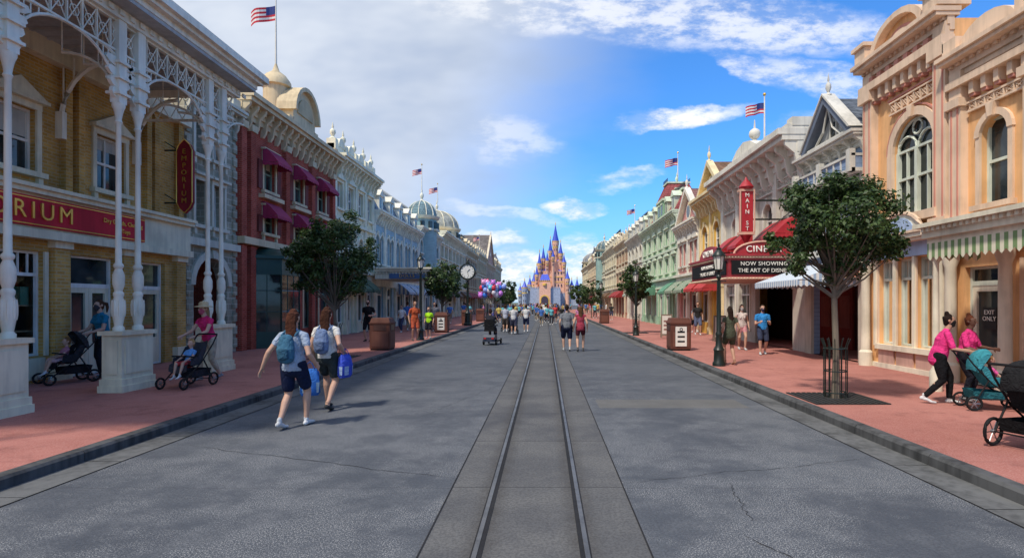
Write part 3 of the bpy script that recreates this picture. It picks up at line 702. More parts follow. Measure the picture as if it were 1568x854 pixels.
# ------------------------------------------------------------------ RIGHT buildings
def orange():
    b=Bld('orange_victorian_building','R',XR)
    wl=paint((.76,.43,.20),.6); tr=paint((.74,.55,.40)); pk=paint((.60,.26,.20)); bl=paint((.38,.49,.68)); cr=paint((.74,.68,.54))
    b.m(walls=wl,trim=tr,pink_lines=pk,fascia=bl,storefront=cr,window_frames=paint((.60,.64,.54)),interior=paint((.6,.48,.35)),doors=cr,bulkheads=paint((.54,.34,.28)),signs=paint((.03,.03,.03)))
    big=(12.8,14.3,4.0,6.4)
    ops=[(big[0],big[1],big[2],big[3],'big'),(10.75,11.45,3.85,5.6,'arch'),(8.9,9.6,3.85,5.6,'arch')]
    g=[(12.75,13.45,.75,2.95,'display'),(13.5,14.2,.75,2.95,'display'),(14.25,14.95,.75,2.95,'display'),(10.85,11.9,SW,2.6,'door'),(9.2,10.4,.75,2.7,'display'),(7.6,8.9,.75,2.7,'display')]
    a0,a1=6.5,15.45; split=12.2
    wall(b,'walls',split,a1,SW,8.1,[o for o in ops+g if o[0]>split],setback=1.2,gf=3.3)
    wall(b,'walls',a0,split-.005,SW,6.9,[o for o in ops+g if o[0]<split],setback=1.2,gf=3.3)
    windows(b,[o for o in ops+g if o[4]!='big'])
    A0,A1,Z0,Z1=big; c=(A0+A1)/2; r=(A1-A0)/2; zs=Z1-r
    b.mats['window_glass']=GLASS
    b.quad('window_glass',[(A0,Z0,-.15),(A1,Z0,-.15),(A1,Z1,-.15),(A0,Z1,-.15)])
    arch_trim(b,A0,A1,Z1,0,.2,.2)
    f='window_frames'
    for x in (A0+.03,c,A1-.03): b.box(f,x-.05,x+.05,Z0,zs,-.14,-.04)
    for x in (A0+r*.5,c+r*.5): b.box(f,x-.018,x+.018,Z0,zs,-.14,-.07)
    for z in (Z0+.03,Z0+.95,zs): b.box(f,A0,A1,z-.03,z+.03,-.139,-.06)
    for cc in (A0+r*.5,c+r*.5):
        b.ftube(f,[(cc-r*.46*math.cos(math.pi*i/8),zs+r*.46*math.sin(math.pi*i/8),-.09) for i in range(9)],.035,5)
    b.ftube(f,[(c+.17*math.cos(math.pi*i/6),zs+r*.66+.17*math.sin(math.pi*i/6),-.09) for i in range(12)],.03,5,True)
    b.ftube(f,[(c-(r-.03)*math.cos(math.pi*i/10),zs+(r-.03)*math.sin(math.pi*i/10),-.09) for i in range(11)],.04,5)
    b.box('trim',A0-.3,A1+.3,Z0-.2,Z0,0,.25); b.box('trim',A0-.2,A0,Z0,zs,0,.08); b.box('trim',A1,A1+.2,Z0,zs,0,.08)
    tube_lace(b,'trim',12.75,14.4,6.66,7.0,.06,.25)
    b.box('pink_lines',12.65,14.5,7.05,7.1,0,.06)
    # pink outline strip following the arch
    for i in range(12):
        a=math.pi*i/12; a2=math.pi*(i+1)/12; r1,r2=r+.24,r+.28
        b.prism('pink_lines',[(c-r1*math.cos(a),zs+r1*math.sin(a)),(c-r1*math.cos(a2),zs+r1*math.sin(a2)),(c-r2*math.cos(a2),zs+r2*math.sin(a2)),(c-r2*math.cos(a),zs+r2*math.sin(a))],0,.05)
    for c2 in (12.42,15.2):
        b.box('trim',c2-.2,c2+.2,3.5,8.05,0,.2); b.box('pink_lines',c2-.14,c2-.1,3.7,7.3,.2,.215); b.box('pink_lines',c2+.1,c2+.14,3.7,7.3,.2,.215)
        b.box('trim',c2-.27,c2+.27,7.3,7.55,0,.3); b.box('trim',c2-.27,c2+.27,3.56,3.75,0,.27)
        b.box('trim',c2-.24,c2+.24,8.4,8.75,-.35,.4); b.box('trim',c2-.3,c2+.3,8.75,8.85,-.4,.47)
    for i in range(8):
        x=12.72+i*.31
        b.box('trim',x,x+.12,7.25,7.55,0,.2); b.box('pink_lines',x-.01,x+.13,7.18,7.25,0,.16)
    b.box('trim',12.2,15.45,7.55,7.75,0,.3); cornice(b,12.2,15.45,7.85,.5,.5,0)
    for i in range(7):
        x=12.75+i*.36; b.box('pink_lines',x,x+.16,7.78,7.92,.05,.22)
    f2=lambda r,t,zc=8.3:(13.85-r*math.cos(math.pi*t/12),zc+.72*r*math.sin(math.pi*t/12))
    b.prism('walls',[(12.95,8.35)]+[f2(.9,i) for i in range(13)]+[(14.75,8.35)],-.3,.1)
    for i in range(12): b.prism('trim',[f2(.9,i),f2(.9,i+1),f2(1.1,i+1),f2(1.1,i)],-.35,.3)
    b.prism('pink_lines',[f2(.62,i) for i in range(13)],.1,.14); b.prism('trim',[f2(.5,i) for i in range(13)],.14,.17)
    for c2 in (11.98,10.1,8.3):
        b.box('trim',c2-.17,c2+.17,3.56,6.8,0,.17); b.box('pink_lines',c2-.11,c2-.07,3.7,6.0,.17,.185); b.box('pink_lines',c2+.07,c2+.11,3.7,6.0,.17,.185)
        b.box('trim',c2-.22,c2+.22,6.02,6.2,0,.25); b.box('trim',c2-.2,c2+.2,7.15,7.5,-.3,.3)
    for i in range(16):
        x=7+i*.32; b.box('trim',x,x+.12,6.2,6.45,0,.16); b.box('pink_lines',x-.01,x+.13,6.14,6.2,0,.13)
    tube_lace(b,'trim',10.35,11.75,5.85,6.08,.06,.22)
    b.box('trim',a0,12.18,6.45,6.6,0,.24); cornice(b,a0,12.18,6.7,.45,.45,0)
    P=[(11.1-.75*math.cos(math.pi*i/10),7.15+.5*math.sin(math.pi*i/10)) for i in range(11)]; b.prism('trim',P,-.3,.2)
    b.box('trim',a0,a1,3.32,3.5,0,.32); b.box('trim',a0,a1,3.5,3.56,0,.4)
    b.box('fascia',12.2,a1,2.98,3.32,0,.1)
    b.prism('storefront',[(13.55+.85*math.cos(math.pi*t/10),3.4+.62*math.sin(math.pi*t/10)) for t in range(11)],.3,.36)
    b.ftube('trim',[(13.55+.85*math.cos(math.pi*t/10),3.4+.62*math.sin(math.pi*t/10),.36) for t in range(11)],.05,5)
    b.prism('fascia',[(13.55+.55*math.cos(math.pi*t/10),3.5+.4*math.sin(math.pi*t/10)) for t in range(11)],.36,.38)
    for x in (12.62,13.47,14.22,15.05): 
        b.box('storefront',x-.045,x+.045,.7,2.98,0,.08)
    for x in (12.35,15.25,10.62,12.05): p=b.P(x,0,.2); b.lathe('storefront',p[0],p[1],[(.17,SW),(.17,.5),(.12,.56),(.11,2.6),(.16,2.75),(.17,2.98)],12)
    for q in g:
        if q[4]=='display': b.box('bulkheads',q[0]+.03,q[1]-.03,.25,.62,.01,.05); b.box('storefront',q[0]-.02,q[1]+.02,.62,.75,0,.12)
    b.box('storefront',12.3,15.4,SW,.25,0,.08)
    b.box('signs',11.2,11.55,1.3,1.75,-.13,-.1); b.text('EXIT\nONLY',11.37,1.58,-.09,.13,white,.003)
    b.finish()
    c=Bld('striped_canopy','R',XR); c.m(canopy=cr,valance=stripes((.20,.30,.14),(.74,.70,.55),.17),posts=cr)
    c.box('canopy',6.5,10.9,3.0,3.1,.42,1.5); c.box('canopy',6.5,10.95,3.1,3.3,.42,1.58); c.box('canopy',6.5,11.05,3.3,3.38,.42,1.7); 
    for i in range(30):
        x=6.6+i*.145; c.box('canopy',x,x+.07,3.22,3.3,1.58,1.65)
    for i in range(7): c.box('canopy',10.95,11.0,3.22,3.3,.5+i*.16,.57+i*.16)
    n=26
    for i in range(n):
        x=6.5+i*4.4/n; w=4.4/n; c.quad('valance',[(x,3.0,1.5),(x+w,3.0,1.5),(x+w,2.74,1.5),(x+w*.5,2.66,1.5),(x,2.74,1.5)])
    for i in range(6):
        x=.45+i*.175; w=.175; c.quad('valance',[(10.9,3.0,x),(10.9,3.0,x+w),(10.9,2.74,x+w),(10.9,2.66,x+w*.5),(10.9,2.74,x)])
    for a in (10.8,8.6): p=c.P(a,0,1.4); c.lathe('posts',p[0],p[1],[(.11,SW),(.11,.5),(.06,.6),(.05,2.6),(.1,2.75),(.1,3.0)],12)
    c.finish()
    s=Bld('hanging_sign'); s.m(board=paint((.55,.2,.17)),edge=cream,bracket=iron)
    poly=[(8.35,2.55),(8.3,2.7),(8.3,3.0),(8.4,3.12),(8.68,3.12),(8.78,3.0),(8.78,2.7),(8.7,2.55)]
    n=8; vs=[(x,15.5,z) for x,z in poly]+[(x,15.56,z) for x,z in poly]; s.add('board',vs,[tuple(range(n)),tuple(range(15,7,-1))]+[(i,(i+1)%n,n+(i+1)%n,n+i) for i in range(n)])
    for i in range(8): p,q=poly[i],poly[(i+1)%8]; s.tube('edge',[(p[0],15.49,p[1]),(q[0],15.49,q[1])],.015,4)
    s.tube('bracket',[(9,15.53,3.22),(8.25,15.53,3.22)],.018,5); s.tube('bracket',[(8.54,15.53,3.22),(8.54,15.53,3.1)],.012,4)
    s.text('Uptown',8.54,2.93,-15.48,.13,cream,.004); s.text('Jewelers',8.54,2.76,-15.48,.12,cream,.004); s.finish()
orange()

def bluehouse():
    b=Bld('blue_gabled_building','R',XR); wl=siding((.25,.34,.50)); tr=paint((.62,.60,.54)); ds=paint((.15,.18,.24))
    b.m(walls=wl,trim=tr,window_frames=white,interior=paint((.16,.12,.09)),roof=slate((.13,.15,.18)),doors=paint((.25,.22,.18)),storefront=paint((.52,.47,.39)),stairs=paint((.35,.3,.25)),dark_trim=ds,gable=paint((.46,.46,.45)))
    a0,a1=15.47,19.1
    ops=[(16.0,16.6,4.0,5.3,'ped'),(17.0,17.6,4.0,5.3,'ped'),(18.0,18.6,4.0,5.3,'ped'),(15.8,18.6,SW,2.6,'void')]
    wall(b,'walls',a0,a1,SW,6.3,ops,setback=2.2,gf=3.1); windows(b,ops[:3])
    b.box('storefront',15.5,15.8,SW,3.0,0,.1); b.box('storefront',18.6,19.05,SW,3.0,0,.1); b.box('storefront',a0,a1,2.6,3.0,0,.12)
    b.box('doors',16.2,17.0,SW,2.3,-2.4,-2.3); b.box('doors',17.4,18.2,SW,2.3,-2.4,-2.3)
    for i in range(4): b.box('stairs',16.0,17.6,SW+.002+i*.17,SW+.17*(i+1),-1.0-.3*i-.3,-1.0-.3*i+.0)
    b.ftube('trim',[(16,1.0,-.8),(16,1.7,-2.1)],.02,5)
    b.box('trim',a0,a1,3.3,3.5,0,.3)
    b.box('walls',a0+.02,a1-.02,5.62,5.95,.0,.42); b.box('trim',a0,a1,5.52,5.62,0,.46); b.box('trim',a0,a1,5.95,6.02,.0,.47)
    for i in range(9): x=a0+.2+i*.4; b.box('trim',x,x+.05,5.62,5.95,.42,.45)
    for a in (a0+.1,17.3,a1-.1): b.box('trim',a-.08,a+.08,3.5,5.52,.0,.14); b.box('trim',a-.1,a+.1,5.52,6.15,.36,.52)
    cornice(b,a0,a1,6.3,.4,.5,.6)
    c=17.1; hw=1.15; z0=6.7
    b.prism('gable',[(c-hw,z0),(c+hw,z0),(c,z0+1.2)],-6,.1)
    for sg in (-1,1):
        b.prism('dark_trim',[(c+sg*(hw+.2),z0-.05),(c,z0+1.25),(c,z0+1.5),(c+sg*(hw+.35),z0+.08)],.1,.45)
        b.prism('trim',[(c+sg*(hw+.32),z0+.1),(c,z0+1.51),(c,z0+1.58),(c+sg*(hw+.42),z0+.1)],.1,.5)
        b.prism('roof',[(c+sg*(hw+.2),z0-.02),(c,z0+1.22),(c,z0+1.42),(c+sg*(hw+.3),z0+.12)],-6,.1)
        b.ftube('trim',[(c+sg*.8,z0+.1,.3),(c+sg*.3,z0+.45,.3),(c,z0+1.15,.3)],.04,5)
    b.box('trim',c-hw,c+hw,z0+.0,z0+.1,.1,.4)
    b.box('window_glass',c-.16,c+.16,z0+.2,z0+.7,.1,.112); b.box('trim',c-.22,c-.16,z0+.15,z0+.75,.1,.15); b.box('trim',c+.16,c+.22,z0+.15,z0+.75,.1,.15)
    p=b.P(c,0,.28); finial(b,'trim',p[0],p[1],z0+1.5,.7,.09)
    b.box('roof',a0,a1,6.7,7.3,-6,-1.2)
    b.finish()
    s=Bld('striped_awning','R',XR); s.m(canvas=stripes((.32,.43,.58),(.72,.74,.74),.16)); awning(s,'canvas',15.75,19.0,3.1,2.5,1.7,.13,.2,False)
    s.m(frame=steel); s.ftube('frame',[(15.8,2.5,1.78),(18.95,2.5,1.78)],.02,5)
    s.finish()
bluehouse()

def cinema():
    b=Bld('cinema_building','R',XR); wl=paint((.56,.52,.45)); tr=paint((.70,.66,.57)); red=paint((.42,.02,.03),.45)
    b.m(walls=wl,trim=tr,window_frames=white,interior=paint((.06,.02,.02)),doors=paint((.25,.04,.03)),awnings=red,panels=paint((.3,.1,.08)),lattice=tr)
    a0,a1=19.12,28.0
    ops=[(20.0+i*1.9,20.9+i*1.9,4.5,5.8,'arch') for i in range(4)]
    g=[(20.2,23.8,SW,2.8,'void'),(24.4,25.8,.6,2.7,'shop'),(26.3,27.6,.6,2.7,'shop')]
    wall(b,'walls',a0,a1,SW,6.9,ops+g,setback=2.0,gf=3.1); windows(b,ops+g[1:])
    for i in range(5):
        c=min(max(a0+.2+i*(a1-a0-.4)/4,a0+.2),a1-.2); b.box('trim',c-.16,c+.16,3.6,6.8,0,.16); b.box('trim',c-.22,c+.22,7.95,8.25,-.3,.5)
    b.box('trim',a0,a1,3.4,3.6,0,.3); tube_lace(b,'trim',a0+.1,a1-.1,6.15,6.5,.1,.5)
    cornice(b,a0,a1,6.8,1.05,1.0,.75)
    b.box('trim',a0,a1,7.85,8.0,-.4,.7)
    pts=[(22.2,8.0),(22.2,8.2),(22.8,8.5),(23.6,8.65),(24.4,8.5),(25.0,8.2),(25.0,8.0)]; b.prism('trim',pts,-.3,.6)
    p=b.P(23.6,0,.1); b.ball('trim',(p[0],p[1],9.0),.24,12); b.lathe('trim',p[0],p[1],[(.2,8.6),(.1,8.75),(.1,8.85)],8); b.lathe('trim',p[0],p[1],[(.05,9.2),(.02,9.6)],6)
    for c in (20.1,21.0,24.2,26.1): 
        awning(b,'awnings',c-.55,c+.55,4.95,4.3,.8,.1,.15)
    for c in (20.6,22.0,23.4): b.box('doors',c-.5,c+.5,SW,2.4,-2.2,-2.12); b.box('panels',c-.35,c+.35,.9,2.1,-2.12,-2.1)
    b.finish(); flagpole(XR+.4,23.8,8.0,10.7,.9,-1)
    m=Bld('cinema_marquee'); m.m(body=paint((.34,.025,.035),.45),letterboard=paint((.012,.012,.014)),trim=paint((.66,.40,.3)),bulbs=paint((.8,.7,.5)),rods=iron,blade=red)
    x0,x1,y0,y1=6.5,8.98,19.7,24.6
    m.wbox('body',x0,x1,y0,y1,2.75,3.42); m.wbox('trim',x0-.07,x1,y0-.07,y1+.07,2.68,2.75); m.wbox('trim',x0-.07,x1,y0-.07,y1+.07,3.42,3.5); m.wbox('body',x0-.12,x1,y0-.12,y1+.12,3.5,3.58)
    m.wbox('letterboard',x0+.1,x1-.15,y0-.04,y0-.005,2.85,3.34); m.wbox('letterboard',x0-.04,x0-.005,y0+.2,y1-.2,2.85,3.34)
    for i in range(24): x=x0+i*(x1-x0)/23; m.ball('bulbs',(x,y0-.09,3.46),.022,6); m.ball('bulbs',(x,y0-.09,2.71),.022,6)
    for i in range(40): y=y0+i*(y1-y0)/39; m.ball('bulbs',(x0-.09,y,3.46),.022,6); m.ball('bulbs',(x0-.09,y,2.71),.022,6)
    f=lambda r,t:(x0+1.24-r*1.05*math.cos(math.pi*t/12),3.56+r*.46*math.sin(math.pi*t/12))
    P=[f(1,i) for i in range(13)]; n=13
    m.add('body',[(x,y0+.0,z) for x,z in P]+[(x,y0+.15,z) for x,z in P],[tuple(range(n)),tuple(range(2*n-1,n-1,-1))]+[(i,(i+1)%n,n+(i+1)%n,n+i) for i in range(n)])
    for i in range(12): p,q=P[i],P[i+1]; m.tube('trim',[(p[0],y0-.02,p[1]),(q[0],y0-.02,q[1])],.035,5)
    tw=paint((.85,.83,.76)); cx=x0+1.24
    m.text('CINEMA',cx,3.74,-y0+.03,.32,tw,.02,1.1)
    m.text('NOW SHOWING',cx,3.22,-y0+.06,.2,tw,.008,1.12); m.text('THE ART OF DISNEY',cx,2.98,-y0+.06,.2,tw,.008,1.0)
    m.text('NOW SHOWING',0,0,0,.2,tw,.008,1.1,face='R'); m.extra[-1].location=(x0-.06,22.1,3.22)
    m.text('THE ART OF DISNEY',0,0,0,.2,tw,.008,1.1,face='R'); m.extra[-1].location=(x0-.06,22.1,2.97)
    P=[(22.1-1.3*math.cos(math.pi*i/12),3.56+.5*math.sin(math.pi*i/12)) for i in range(13)]
    m.add('body',[(x0+.0,y,z) for y,z in P]+[(x0+.15,y,z) for y,z in P],[tuple(range(n)),tuple(range(2*n-1,n-1,-1))]+[(i,(i+1)%n,n+(i+1)%n,n+i) for i in range(n)])
    m.text('CINEMA',0,0,0,.34,tw,.02,1.1,face='R'); m.extra[-1].location=(x0-.03,22.1,3.76)
    bx=7.45; by=20.6
    m.wbox('blade',bx-.22,bx+.22,by-.12,by+.12,4.45,5.95); m.wbox('trim',bx-.28,bx+.28,by-.15,by+.15,4.35,4.45); m.wbox('trim',bx-.28,bx+.28,by-.15,by+.15,5.95,6.03)
    m.lathe('blade',bx,by,[(.22,6.03),(.28,6.12),(.18,6.26),(.06,6.4),(.02,6.5)],10); m.lathe('blade',bx,by,[(.03,4.0),(.14,4.2),(.22,4.35)],10)
    for sx in (-.26,.26): m.tube('trim',[(bx+sx,by-.14,4.45),(bx+sx,by-.14,5.95)],.03,5)
    for i,ch in enumerate('MAIN ST'): m.text(ch,bx,5.8-i*.205,-by+.13,.21,tw,.01)
    m.wbox('rods',bx-.03,9.0,by-.02,by+.02,4.9,4.96); m.wbox('rods',bx-.03,9.0,by-.02,by+.02,5.6,5.66)
    for y in (y0+.5,y1-.5): m.tube('rods',[(x0+.3,y,3.5),(9.0,y,5.2)],.02,4)
    m.finish()
cinema()
shop('yellow_shop_building','R',28.0,32.3,7.0,paint((.74,.45,.10)),(.78,.64,.38),2,1,('arch',),'gable',(.2,.12,.08),awn=paint((.45,.05,.05),.7),cor=(.7,.7))
shop('pink_gabled_building','R',32.3,37.5,6.3,siding((.64,.31,.28)),(.78,.73,.62),2,1,('hood',),'gable',(.25,.13,.12),awn=green_aw)
shop('green_towered_building','R',37.5,51,7.6,siding((.32,.50,.33)),(.60,.68,.52),6,2,('ped','hood'),'tower',(.32,.09,.09),awn=paint((.12,.28,.18),.7),base=(.34,.50,.38))
shop('grey_shop_building','R',51,60,7.8,paint((.50,.48,.42)),(.7,.67,.57),4,2,('arch',),'mansard',(.16,.17,.19),awn=stripes((.15,.25,.2),(.5,.5,.42),.3))
shop('red_shop_building','R',60,70,8.2,brick((.40,.12,.08),(.33,.09,.06),(.36,.2,.15)),(.70,.6,.43),4,2,('hood',),'parapet',awn=red_aw)
shop('beige_shop_building','R',70,83,8.6,paint((.60,.52,.35)),(.72,.67,.52),5,2,('arch',),'mansard',(.22,.17,.14),awn=brown_aw)
shop('teal_turret_building','R',83,98,8.4,siding((.29,.43,.40)),(.68,.64,.5),6,2,('ped',),'turret',(.16,.22,.24),awn=green_aw)
shop('terracotta_shop_building','R',98,116,8.8,paint((.52,.30,.18)),(.7,.62,.45),6,2,('arch',),'tower',(.14,.16,.19),awn=red_aw)
shop('sand_shop_building','R',116,134,9.0,paint((.60,.50,.32)),(.7,.64,.48),6,2,('hood',),'dome',(.28,.29,.32),awn=brown_aw)
flagpole(XR+1.1,42.3,10.8,13.2,1.1,-1); flagpole(XR+1,62,9.6,12.6,1,-1)

# ------------------------------------------------------------------ castle
def castle():
    Y=350; k=.412
    b=Bld('fairytale_castle')
    b.m(stone=paint((.38,.43,.55)),pink_walls=paint((.86,.48,.34)),roofs=paint((.05,.09,.55),.4),gold_trim=paint((.82,.52,.12)),openings=paint((.08,.06,.09)))
    X=lambda px:(px-835)*k
    Z=lambda py:1.85+(463-py)*k
    def twr(px,r,yt,yr,m='pink_walls',dy=0,zb=0):
        x=X(px); y=Y+dy; zt=Z(yt); zr=Z(yr)
        b.lathe(m,x,y,[(r,zb),(r,zt-r*1.6),(r*1.2,zt-r*.8),(r*1.2,zt)],12)
        b.lathe('gold_trim',x,y,[(r*1.25,zt),(r*1.3,zt+.6)],12); b.lathe('gold_trim',x,y,[(r*1.05,zt-r*2.0),(r*1.08,zt-r*1.6)],12)
        b.lathe('roofs',x,y,[(r*1.2,zt+.6),(r*.75,zt+(zr-zt)*.35),(r*.35,zt+(zr-zt)*.7),(.05,zr)],12)
        b.lathe('gold_trim',x,y,[(.12,zr-.8),(.3,zr),(.05,zr+1.8)],6)
        for t in (-1.9,-1.2): 
            for z in (zt-r*1.4,zt-r*3,zt-r*5): b.wbox('openings',x+r*.98*math.cos(t)-.2,x+r*.98*math.cos(t)+.2,y+r*math.sin(t)-.2,y+r*math.sin(t)+.1,z,z+1.1)
    def block(px0,px1,yt,m,d=0,dep=8,cren=True):
        b.wbox(m,X(px0),X(px1),Y+d,Y+d+dep,0,Z(yt))
        if cren:
            x=X(px0)
            while x<X(px1)-.5: b.wbox(m,x,x+.6,Y+d-.2,Y+d+.4,Z(yt)-.2,Z(yt)+.8); x+=1.2
    block(799,888,449,'stone',4,12); block(812,858,441,'stone',-2,8); block(822,866,416,'pink_walls',5,10); block(837,862,399,'pink_walls',7,8)
    block(826,843,431,'pink_walls',-4,5)
    for z in (Z(424),Z(432)): b.wbox('gold_trim',X(821.8),X(866.2),Y+4.8,Y+5.1,z,z+.45)
    for p0,p1,y0,y1,d in ((827,842,430,420,-4),(839,860,399,389,8),(823,836,415,405,6),(855,866,415,406,6)):
        x0,x1=X(p0),X(p1); b.add('roofs',[(x0-.3,Y+d,Z(y0)),(x1+.3,Y+d,Z(y0)),(x1+.3,Y+d+6,Z(y0)),(x0-.3,Y+d+6,Z(y0)),(x0+1.2,Y+d+3,Z(y1)),(x1-1.2,Y+d+3,Z(y1))],[(0,1,5,4),(2,3,4,5),(1,2,5),(3,0,4)])
        b.wbox('gold_trim',x0-.4,x1+.4,Y+d-.2,Y+d+.1,Z(y0)-.3,Z(y0)+.3)
    gx=X(834); f=lambda r,n=10:[(gx-r*math.cos(math.pi*i/n),3.6+r*math.sin(math.pi*i/n)) for i in range(n+1)]
    for r,yy,m in ((3.0,Y-4.2,'gold_trim'),(2.2,Y-4.5,'openings')):  # gate recess is a solid panel, its inner shade painted dark
        P=[(gx-r,0)]+f(r)+[(gx+r,0)]; n=len(P); b.add(m,[(x,yy,z) for x,z in P]+[(x,Y-3.9,z) for x,z in P],[tuple(range(n)),tuple(range(2*n-1,n-1,-1))]+[(i,(i+1)%n,n+(i+1)%n,n+i) for i in range(n)])
    b.lathe('gold_trim',gx,Y-4.05,[(1.2,Z(437)),(1.2,Z(434))],12)
    for z in (12,16,20):
        for px in (826,830,846,850,855,860): b.wbox('openings',X(px)-.35,X(px)+.35,Y+4.7,Y+5,z,z+1.6)
    for a in [(803,1.7,441,429,'stone',3),(811,1.4,437,423,'stone',6),(818,1.5,432,416,'pink_walls',2),(826,1.2,404,384,'pink_walls',5),(832,1.3,396,376,'pink_walls',8),(838,1.1,400,385,'pink_walls',5),(843,1.2,384,362,'pink_walls',8),(851,1.9,368,340,'pink_walls',10),(859,1.3,388,368,'pink_walls',8),(864,1.3,402,388,'pink_walls',6),(869,1.4,428,413,'pink_walls',3),(876,1.2,438,427,'stone',5),(884,1.5,441,426,'stone',3),(847,1.0,394,380,'pink_walls',4),(822,1.1,422,406,'pink_walls',0),(796,1.4,446,436,'stone',6)]:
        twr(*a[:5],dy=a[5])
    b.finish()
castle()

# ------------------------------------------------------------------ trees
LEAF=foliage('leaves',(.014,.040,.011),(.085,.135,.035))
BARK=paint((.16,.13,.10),.9,.3,name='bark')
def leafmesh(name,pts,nrm,size,mat_):
    n=len(pts); d=NP.normal(size=(n,3)); d/=np.linalg.norm(d,axis=1)[:,None]
    nn=nrm+NP.normal(size=(n,3))*.6; nn/=np.linalg.norm(nn,axis=1)[:,None]
    u=np.cross(nn,d); u/=np.linalg.norm(u,axis=1)[:,None]; v=np.cross(nn,u)
    s=size*NP.uniform(.6,1.3,(n,1))
    V=np.empty((n,4,3)); V[:,0]=pts-u*s; V[:,1]=pts+v*s*.5+nn*s*.15; V[:,2]=pts+u*s; V[:,3]=pts-v*s*.5+nn*s*.15
    me=bpy.data.meshes.new(name); me.vertices.add(n*4); me.vertices.foreach_set('co',V.reshape(-1))
    me.loops.add(n*4); me.loops.foreach_set('vertex_index',np.arange(n*4)); me.polygons.add(n); me.polygons.foreach_set('loop_start',np.arange(n)*4); me.polygons.foreach_set('loop_total',np.full(n,4))
    me.update(calc_edges=True); me.materials.append(mat_); return me
def tree(name,x,y,zt,zb,w,nleaf,size,guard=True,seed=1,z0=SW,trunk=.055,mat_=LEAF,flat=1.0):
    rs=np.random.RandomState(seed); rr=random.Random(seed)
    b=Bld(name,loc=(x,y,0),rot=.0001); b.m(trunk=BARK)
    cz=(zt+zb)/2; hz=(zt-zb)/2; rw=w/2
    b.tube('trunk',[(0,0,z0-.02),(.02,.01,z0+.8),(-.01,.02,zb-.2),(.0,0,zb+.1)],[trunk*1.4,trunk,trunk*.9,trunk*.8],8)
    nc=int(120 if nleaf>4000 else 45); cl=[]
    for i in range(nc):
        d=rs.normal(size=3); d/=np.linalg.norm(d)
        r=.4+.55*rs.rand()**.6; 
        if rs.rand()<.22: r=rs.uniform(1.0,1.14)
        c=np.array([d[0]*rw*r*.92,d[1]*rw*r*.92,cz+d[2]*hz*r*.95*(1.0 if d[2]>0 else .85)])
        cl.append((c,rr.uniform(.09,.2)*w*.62*(.7 if r>.98 else 1)))
        if i%2==0 or r>.98:
            base=Vector((0,0,zb+rr.uniform(-.25,.3))); mid=base.lerp(Vector(c),.5)+Vector((0,0,-.08))
            b.tube('trunk',[base,mid,Vector(c)],[trunk*.5,trunk*.26,.005],5)
    per=nleaf//nc; P=[];Nn=[]
    for c,r in cl:
        q=rs.normal(size=(per,3)); q/=np.linalg.norm(q,axis=1)[:,None]; rad=r*rs.rand(per)**.5*1.15
        p=c+q*rad[:,None]*np.array([1,1,.8]); P.append(p); Nn.append(q*.6+(p-np.array([0,0,cz]))/rw*.5+np.array([0,0,.5]))
    P=np.concatenate(P); Nn=np.concatenate(Nn)
    e=b.finish(); me=leafmesh('crown',P,Nn,size,mat_); ob=bpy.data.objects.new('crown',me); COL.objects.link(ob); ob.parent=e
    if guard:
        g=Bld('tree_guard'); g.m(bars=iron,hoops=iron)
        for i in range(12):
            t=2*math.pi*i/12; r=.19; r2=.24
            g.tube('bars',[(x+r*math.cos(t),y+r*math.sin(t),z0),(x+r*math.cos(t),y+r*math.sin(t),z0+.95),(x+r2*math.cos(t),y+r2*math.sin(t),z0+1.08)],.009,5)
        for z in (.12,.5,.9): g.ring('hoops',(x,y,z0+z),(0,0,1),.19,.012,20,5)
        g.finish()
        g=Bld('tree_grate'); g.m(soil=paint((.03,.025,.02)),slats=paint((.035,.035,.035),.6))
        g.wquad('soil',[(x-.6,y-.6,z0+.004),(x+.6,y-.6,z0+.004),(x+.6,y+.6,z0+.004),(x-.6,y+.6,z0+.004)])
        for i in range(13):
            q=-.6+i*.1
            if abs(q)<.16: g.wbox('slats',x+q-.03,x+q+.03,y-.6,y-.2,z0+.005,z0+.02); g.wbox('slats',x+q-.03,x+q+.03,y+.2,y+.6,z0+.005,z0+.02)
            else: g.wbox('slats',x+q-.03,x+q+.03,y-.6,y+.6,z0+.005,z0+.02)
        g.ring('slats',(x,y,z0+.015),(0,0,1),.2,.02,20,5); g.finish()
tree('street_tree',5.2,9.95,4.25,2.15,2.25,19000,.042,seed=3)
tree('street_tree',-6.6,17.4,4.65,1.75,2.75,19000,.055,seed=8)
tree('street_tree',-6.5,35,4.5,1.8,2.8,6000,.09,seed=5)
tree('street_tree',5.15,31.5,4.1,1.8,1.9,5000,.08,seed=6)
tree('street_tree',-6.4,92,5.5,1.6,4.5,2500,.16,seed=9,guard=False)
tree('street_tree',-6.4,70,4.8,1.8,3.2,2500,.13,seed=19,guard=False)
tree('street_tree',5.15,62,4.3,1.5,3.0,2500,.13,seed=10,guard=False)
tree('street_tree',5.3,85,4.6,1.5,3.4,2500,.15,seed=11,guard=False)
